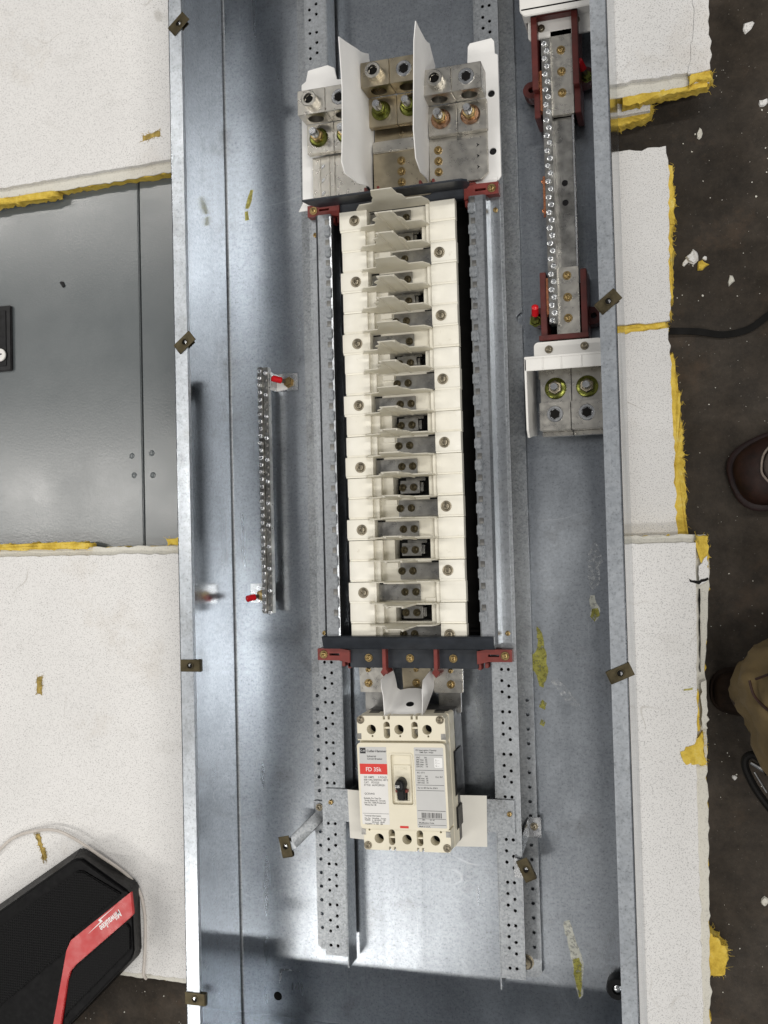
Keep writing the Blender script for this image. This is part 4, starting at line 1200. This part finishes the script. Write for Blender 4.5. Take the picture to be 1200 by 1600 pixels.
for k, (x, nm) in enumerate(((177.5, 'left neutral lug with green washer inside the white cover'), (213, 'right neutral lug with green washer against the box wall'))):
    t = thing('neutral_lug', nm, 'cable lug', (x, 115, 20), 0, 'neutral lugs')
    MB().box(x - 17.3, x + 17.3, 116, 160, 36, 46).build('tang', 'tinned', t, bev=0.6)
    blk = MB().box(x - 17.3, x + 17.3, 84, 115.6, 30, 60).build('lug_block', 'tinned', t, bev=0.6)
    set_screw(blk, x, 102, 60, 1.5)
    MB().box(x - 17.3, x + 17.3, 79, 83.8, 30, 40).build('lug_foot', 'tinned', t, bev=0.5)
    wb = MB().lathe([(12.2, 46), (12.4, 47.2), (11.4, 48), (7, 48.4), (4, 48.4)], (x, 133), 28).build('washer', 'olive_zinc', t)
    MB().lathe([(8.2, 48.4), (8.2, 54), (7.4, 55), (4.6, 55)], (x, 133), 6, 0.5).build('nut', 'dull_zinc', t, bev=0.3, seg=1)
    MB().lathe([(4.6, 50), (4.6, 62), (3.8, 63.5), (1, 63.6)], (x, 133), 14).build('stud', 'zinc_bright', t)
MB().box(157, 232, 146, 165, 30, 36).build('neutral_link', 'tinned', nb, bev=0.8)

# ------------------------------------------------------------------ ground bar on the left
gb = thing('ground_bar', 'narrow ground terminal bar with many screws at left of the box', 'terminal bar', (-190, 33, 0))
MB().box(-201, -194.6, -124, 189, 17, 27).build('bar', 'stab_metal', gb, bev=0.4)
MB().box(-194.2, -187.5, -124, 189, 15, 24.5).build('bar', 'stab_metal', gb, bev=0.4)
M_gs = screw_mesh('terminal_screw', 3.0, 3.0, 'zinc_bright', 0, 12, 0.55, 4)
M_gd = screw_mesh('terminal_screw', 2.2, 1.2, 'stab_metal', 0, 10, 0.7, 4)
y_ = 184; i = 0
while y_ > -121:
    o = screw(gb, M_gs, -197.8, y_, 27, 'terminal_screw')
    o.scale.z = (0.6, 1.0, 1.6, 0.8)[i % 4]
    o = screw(gb, M_gs if i % 3 == 0 else M_gd, -190.9, y_ - 3, 24.5, 'terminal_screw')
    y_ -= 9.2; i += 1
for (x0, x1, y0, y1, sx, sy, tilt) in ((-187, -156, 160, 183, -168, 171, (-16, 4)), (-228, -202, -112, -87, -212, -102, (-14, -4))):
    ft = MB().plate([(x0, y0), (x1, y0), (x1, y1), (x0, y1)], [], 1.0, 2.6).build('foot', 'zinc_bright', gb, bev=0.3, seg=1)
    MB().box(x0 if x0 > -190 else x1 - 1.6, x0 + 1.6 if x0 > -190 else x1, y0, y1, 2.6, 20).build('foot_leg', 'zinc_bright', ft)
    cap_screw(gb, sx, sy, 2.6, tilt, 17, 'brass_zinc')
MB().prism([(-185, 161), (-170, 162), (-170, 174), (-185, 173)], 2.62, 2.75).build('foot_sticker', 'label_white', gb)
screw(gb, M_gold_s, -191, 166, 15)

# ------------------------------------------------------------------ swing arms with clip nuts
def swing_arm(pts, sc, label, cl, clab):
    t = thing('support_arm', label, 'bracket', (pts[0][0], pts[0][1], 5), 0, 'bent zinc support arms')
    MB().tube(pts, 1, flat=(15, 1.8)).build('bent_strip', 'galvanised_rail', t, bev=0.4, seg=1)
    screw(t, M_brown, *sc)
    clip(*cl, clab)
    return t
swing_arm([(-137, -360, 8), (-137, -368, 8), (-136, -378, 10), (-160, -404, 44), (-168, -409, 46), (-176, -410, 46)], (-137, -368, 9), 'bent zinc arm reaching out left of the breaker',
          (-167, -407, 48, R_(102)), 'brown clip nut on the end of the left bent arm')
a = thing('support_arm', 'bent zinc arm folded down at right of the breaker', 'bracket', (131, -375, 5), 0, 'bent zinc support arms')
MB().box(124, 140, -390, -366, 5, 7).build('foot', 'zinc_bright', a, bev=0.4)
MB().add([(124, -366, 6), (124, -388, 6), (113, -424, 40), (113, -404, 40), (125.6, -366, 6), (125.6, -388, 6), (114.8, -424, 40), (114.8, -404, 40)],
         [(0, 1, 2, 3), (7, 6, 5, 4), (0, 4, 5, 1), (1, 5, 6, 2), (2, 6, 7, 3), (3, 7, 4, 0)]).build('upright_strip', 'zinc_bright', a)
MB().prism([(113, -404), (128, -408), (128, -427), (113, -426)], 40, 41.8).build('end_tab', 'zinc_bright', a, bev=0.4)
screw(a, M_brown, 132, -377, 7)
clip(127, -416, 43, R_(115), 'brown clip nut on the end of the right bent arm')

# ------------------------------------------------------------------ speaker, cable
sp = thing('jobsite_speaker', 'black jobsite speaker with red band and white script at lower left', 'speaker', (-520, -560, -2.4))
def loft(lo, z0, hi, z1):
    n = len(lo)
    return MB().add([(x, y_, z0) for x, y_ in lo] + [(x, y_, z1) for x, y_ in hi], [tuple(range(n))[::-1], tuple(range(n, 2*n))] + [(i, (i+1) % n, n+(i+1) % n, n+i) for i in range(n)])
lo = [(-489, -443), (-478, -447), (-405, -482), (-401, -490), (-399, -574), (-404, -582), (-560, -735), (-900, -735), (-900, -712)]
hi = [(-468, -443), (-456, -441), (-388, -479), (-383, -490), (-381, -556), (-386, -566), (-540, -720), (-880, -720), (-880, -716)]
body = loft(lo, -2.3, hi, 46).build('body', 'speaker_black', sp, bev=4, seg=4)
MB().prism([(-780, -676), (-463, -458), (-452, -458), (-398, -482), (-470, -541), (-478, -560), (-780, -800)], 45.9, 50).build('grille', 'grille', body, bev=1.2)
MB().prism([(-391, -519), (-386, -525), (-386, -552), (-480, -642), (-486, -652), (-478, -600), (-471, -587)], 45.9, 49).build('grille', 'grille', body, bev=1.0)
MB().prism([(-468, -446), (-457, -444), (-392, -480), (-397, -481), (-456, -455), (-466, -455)], 45.9, 48).build('end_trim', 'speaker_black', body, bev=0.6)
band = MB().prism([(-382, -478), (-379, -506), (-384, -511), (-466, -579), (-474, -588), (-478, -600), (-492, -670), (-504, -670), (-480, -562), (-473, -548)], 46, 50.6).build('red_band', 'speaker_red', sp, bev=0.8)
text('script_lettering', 'Milwaukee', 12.5, (-400, -501.5, 50.65), 'white_print', band, R_(219), 0.72, 0.04, shear=0.2, bold=0.25)
MB().prism([(-404, -497), (-431, -518), (-428, -520), (-447, -537.5), (-424, -518.5), (-427, -516.5)], 50.62, 50.75).build('lightning_flash', 'white_print', band)
MB().tube([(-640, -470, 2), (-620, -455, 2), (-599, -438, 2), (-567, -426, 3), (-524, -420, 8), (-490, -430, 10), (-455, -449, 9), (-418, -474, 5), (-400, -494, 3), (-394, -520, 1), (-393, -545, 0.5), (-395, -585, 0.5), (-396, -604, 0), (-396, -612, -8)], 2.3, 8)
pts = [Vector(p) for p in [(-660, -486, 2), (-620, -455, 2), (-599, -438, 2), (-567, -426, 3), (-524, -420, 8), (-490, -430, 10), (-455, -449, 9), (-418, -472, 5), (-399, -494, 3), (-393, -520, 1), (-392, -545, 0.5), (-394, -585, 0.5), (-396, -604, 0), (-396, -613, -6)]]
def smooth_path(P, m=6):
    o = []
    for i in range(len(P) - 1):
        p0, p1, p2, p3 = P[max(i-1, 0)], P[i], P[i+1], P[min(i+2, len(P)-1)]
        for k in range(m):
            t_ = k / m
            o.append(0.5 * ((2*p1) + (p2-p0)*t_ + (2*p0-5*p1+4*p2-p3)*t_*t_ + (3*p1-p0-3*p2+p3)*t_**3))
    return o + [P[-1]]
tag(MB().tube(smooth_path(pts), 2.1, 8).build('speaker_cable', 'clear_jacket'), 'thin pale cable looping around the black speaker', 'cable')

# ------------------------------------------------------------------ floor litter and strap at right
pts = [Vector(p) for p in [(270, 211, -52), (303, 208, -53), (336, 205, -56), (365, 199, -57), (393, 203, -57), (415, 217, -57), (450, 240, -57)]]
tag(MB().tube(smooth_path(pts), 1, flat=(8, 1.4)).build('floor_strap', 'black_board'), 'flat black strap curling across the floor at right', 'strap')
def flake(x, y_, r, mat, seed, label, h=3, n=8, el=1.0, rot=0.0):
    rnd = random.Random(seed)
    lo = []; hi = []
    for i in range(n):
        a = 2*PI*i/n
        q_ = r * rnd.uniform(0.55, 1.2)
        u, v_ = q_*math.cos(a)*el, q_*math.sin(a)
        u, v_ = u*math.cos(rot) - v_*math.sin(rot), u*math.sin(rot) + v_*math.cos(rot)
        lo.append((x + u, y_ + v_, -59.9 + rnd.uniform(0, h*0.3)))
        hi.append((x + u*0.75, y_ + v_*0.75, -59.9 + h*rnd.uniform(0.5, 1.2)))
    V = lo + hi + [(x, y_, -59.9 + h*0.9)]
    F = [tuple(range(n))[::-1]] + [(i, (i+1) % n, n+(i+1) % n, n+i) for i in range(n)] + [(n+i, n+(i+1) % n, 2*n) for i in range(n)]
    return tag(MB().add(V, F).build('tile_flake', mat, smooth=False), label, 'debris', 'crumbs of tile on the floor')
flake(334, 297, 9, 'tile_face', 1, 'largest white tile crumb on the floor right of the short tile', 5)
flake(344, 285, 7, 'glass_wool', 2, 'yellow fibre crumb beside the largest white crumb', 5)
flake(376, 264, 5, 'tile_edge', 3, 'pale slanted crumb right of the yellow fibre crumb', 2.5, el=1.5, rot=1.2)
flake(325, 291, 4, 'tile_face', 13, 'thin white sliver just left of the largest crumb', 1.5, el=1.8, rot=0.7)
flake(405, 566, 5, 'tile_face', 4, 'long white sliver on the dark floor near the top right', 2, el=2.2, rot=0.8)
flake(419, 471, 6, 'tile_face', 5, 'white crumb cut by the right edge near the top', 3)
flake(346, 445, 3.5, 'tile_edge', 6, 'small upright sliver on the floor beside the upper tile', 2, el=2.0, rot=1.5)
flake(360, -325, 4, 'tile_face', 7, 'small pinkish white speck below the trousers', 1.5)
flake(388, -468, 6, 'tile_edge', 8, 'shiny pale crumb at the lower right edge', 3)
flake(347, 293, 3, 'tile_face', 9, 'small white bit touching the yellow fibre crumb', 2)
rnd = random.Random(21)
cr = MB()
for k_ in range(260):
    x, y_ = rnd.uniform(310, 480), rnd.uniform(-640, 640)
    if rnd.random() < 0.25:
        x, y_ = rnd.uniform(-640, -250), rnd.uniform(-760, -612)
    r = abs(rnd.gauss(0, 0.45)) + 0.3
    pts_ = [(x + r*rnd.uniform(0.5, 1.4)*math.cos(2*PI*i/5 + k_), y_ + r*rnd.uniform(0.5, 1.4)*math.sin(2*PI*i/5 + k_)) for i in range(5)]
    cr.prism(pts_, -59.98, -59.9 + r*0.8)
o = cr.build('floor_grit', 'tile_edge', smooth=False)
o['kind'] = 'stuff'
o['label'] = 'fine pale grit scattered over the dark concrete'
o['category'] = 'grit'

# ------------------------------------------------------------------ crouching person at the right edge
pn = thing('person', 'person in khaki trousers and brown leather boots crouching at the right edge', 'person', (450, -60, -60))
def organic(name, mat, rings, parent, n=20, ang=80, sub=1):
    """rings: (centre, (half width u, half height v), direction u, direction v)"""
    V = []; F = []
    for c, (a, b2), u, v_ in rings:
        u, v_, c = Vector(u).normalized(), Vector(v_).normalized(), Vector(c)
        for i in range(n):
            t_ = 2*PI*i/n
            V.append(c + u*a*math.cos(t_) + v_*b2*math.sin(t_))
    for j in range(len(rings) - 1):
        for i in range(n):
            F.append((j*n+i, j*n+(i+1) % n, (j+1)*n+(i+1) % n, (j+1)*n+i))
    F += [tuple(range(n))[::-1], tuple(range((len(rings)-1)*n, len(rings)*n))]
    o = MB().add(V, F).build(name, mat, parent, ang=ang)
    md = o.modifiers.new('smooth', 'SUBSURF')
    md.levels = sub; md.render_levels = sub
    return o
def boot(cx, cy, ang, k_=1.0, skin='leather', vamp='worn_suede', sole='sole', thread='stitching'):
    """work boot, toe at (cx, cy), pointing along ang"""
    d = Vector((math.cos(ang), math.sin(ang), 0)); s_ = Vector((-d.y, d.x, 0)); z = Vector((0, 0, 1))
    P = lambda t_, h: Vector((cx, cy, -60)) - d*t_*k_ + z*h*k_
    rings = []
    for t_, w_, h0, h1 in ((2, 14, 14, 30), (8, 30, 10, 44), (22, 41, 8, 54), (48, 47, 8, 62), (80, 48, 8, 70), (120, 44, 8, 84), (160, 38, 8, 104), (200, 36, 8, 130), (260, 36, 8, 130), (285, 25, 12, 120)):
        rings.append((P(t_, (h0+h1)/2), (w_*k_, (h1-h0)/2*k_), s_, z))
    b_ = organic('boot', skin, rings, pn)
    rings = []
    for t_, w_ in ((-5, 16), (2, 36), (20, 49), (50, 54), (90, 54), (150, 46), (220, 42), (285, 40), (300, 22)):
        rings.append((P(t_, 8), (w_*k_, 7.5*k_), s_, z))
    organic('sole', sole, rings, b_)
    # worn pale vamp panel bordered by a stitched seam
    rings = []
    for t_, w_, h in ((38, 6, 60), (46, 22, 60), (62, 31, 62), (85, 34, 68), (120, 34, 80), (150, 33, 96)):
        rings.append((P(t_, h), (w_*k_, 6*k_), s_, z))
    organic('vamp', vamp, rings, b_)
    st_ = []
    for t_, w_, h in ((150, -35, 90), (120, -36, 76), (85, -36, 66), (62, -33, 62.5), (46, -24, 61), (37, -8, 61), (36, 4, 61), (46, 24, 61), (62, 33, 62.5), (85, 36, 66), (120, 36, 76)):
        st_.append(P(t_, h) + s_*w_*k_)
    MB().tube(smooth_path(st_, 4), 1.3, 6).build('seam', thread, b_)
    return b_
boot(370, 20, R_(197), 0.86)
boot(338, -222, R_(178), 0.55, 'dark_suede', 'dark_suede', 'dark_suede', 'worn_suede')
# bent leg: thigh comes in from the right, knee towards the box
body = organic('trousers', 'khaki', [((362, -205, 40), (12, 30), (0, 1, 0), (0.2, 0, 1)), ((368, -207, 45), (38, 48), (0, 1, 0), (0.2, 0, 1)), ((384, -212, 55), (58, 62), (0.1, 1, 0), (0.2, 0, 1)),
                ((412, -222, 70), (80, 70), (0.15, 1, 0), (0.25, 0, 1)), ((450, -240, 100), (92, 78), (0.2, 1, 0), (0.3, 0, 1)), ((520, -250, 160), (96, 84), (0.2, 1, 0), (0.4, 0, 1)),
                ((600, -225, 220), (92, 86), (0.1, 1, 0), (0.5, 0, 1)), ((670, -180, 270), (96, 92), (0, 1, 0), (0.6, 0, 1)), ((700, -150, 290), (60, 60), (0, 1, 0), (0.6, 0, 1))], pn, 24, sub=2)
tx = bpy.data.textures.new('folds', 'CLOUDS')
tx.noise_scale = 0.035
md = body.modifiers.new('folds', 'DISPLACE')
md.texture = tx
md.strength = 0.026
md.mid_level = 0.5
for P_ in ([(372, -190, 92), (376, -205, 96), (386, -216, 106), (398, -224, 116), (412, -236, 126)], [(378, -188, 96), (392, -180, 108), (406, -168, 118)]):
    MB().tube(smooth_path([Vector(p) for p in P_]), 1.4, 6).build('trouser_seam', 'leather', body)
organic('trousers', 'khaki', [((500, 20, 70), (48, 48), (0.3, 1, 0), (-1, 0.3, 0.3)), ((530, 0, 160), (56, 58), (0.3, 1, 0), (-1, 0.3, 0.3)), ((545, -10, 260), (64, 64), (0.3, 1, 0), (-1, 0.3, 0.3)),
                ((565, -50, 330), (72, 72), (0.3, 1, 0), (-1, 0.3, 0.6)), ((620, -110, 335), (84, 82), (0.6, 1, 0), (-0.3, 0.1, 1)), ((690, -150, 300), (92, 88), (0.6, 1, 0), (-0.3, 0.1, 1))], pn, 20)
# carabiner
ct = thing('carabiner', 'black carabiner with a steel gate hanging beside the khaki knee', 'carabiner', (380, -305, -10))
lp = [Vector(p) for p in [(392, -300, 26), (386, -288, 24), (378, -281, 22), (370, -284, 20), (368, -293, 20), (373, -308, 18), (382, -325, 16), (396, -344, 14), (410, -352, 14)]]
MB().tube(smooth_path(lp), 4.3, 10).build('frame', 'black_board', ct)
MB().tube([(374, -289, 22), (388, -297, 22), (400, -306, 22)], [2.2, 3.2, 3.2], 10).build('gate', 'polished_steel', ct)
MB().tube([(378, -300, 18), (390, -322, 17)], 1.6, 8).build('gate', 'polished_steel', ct)
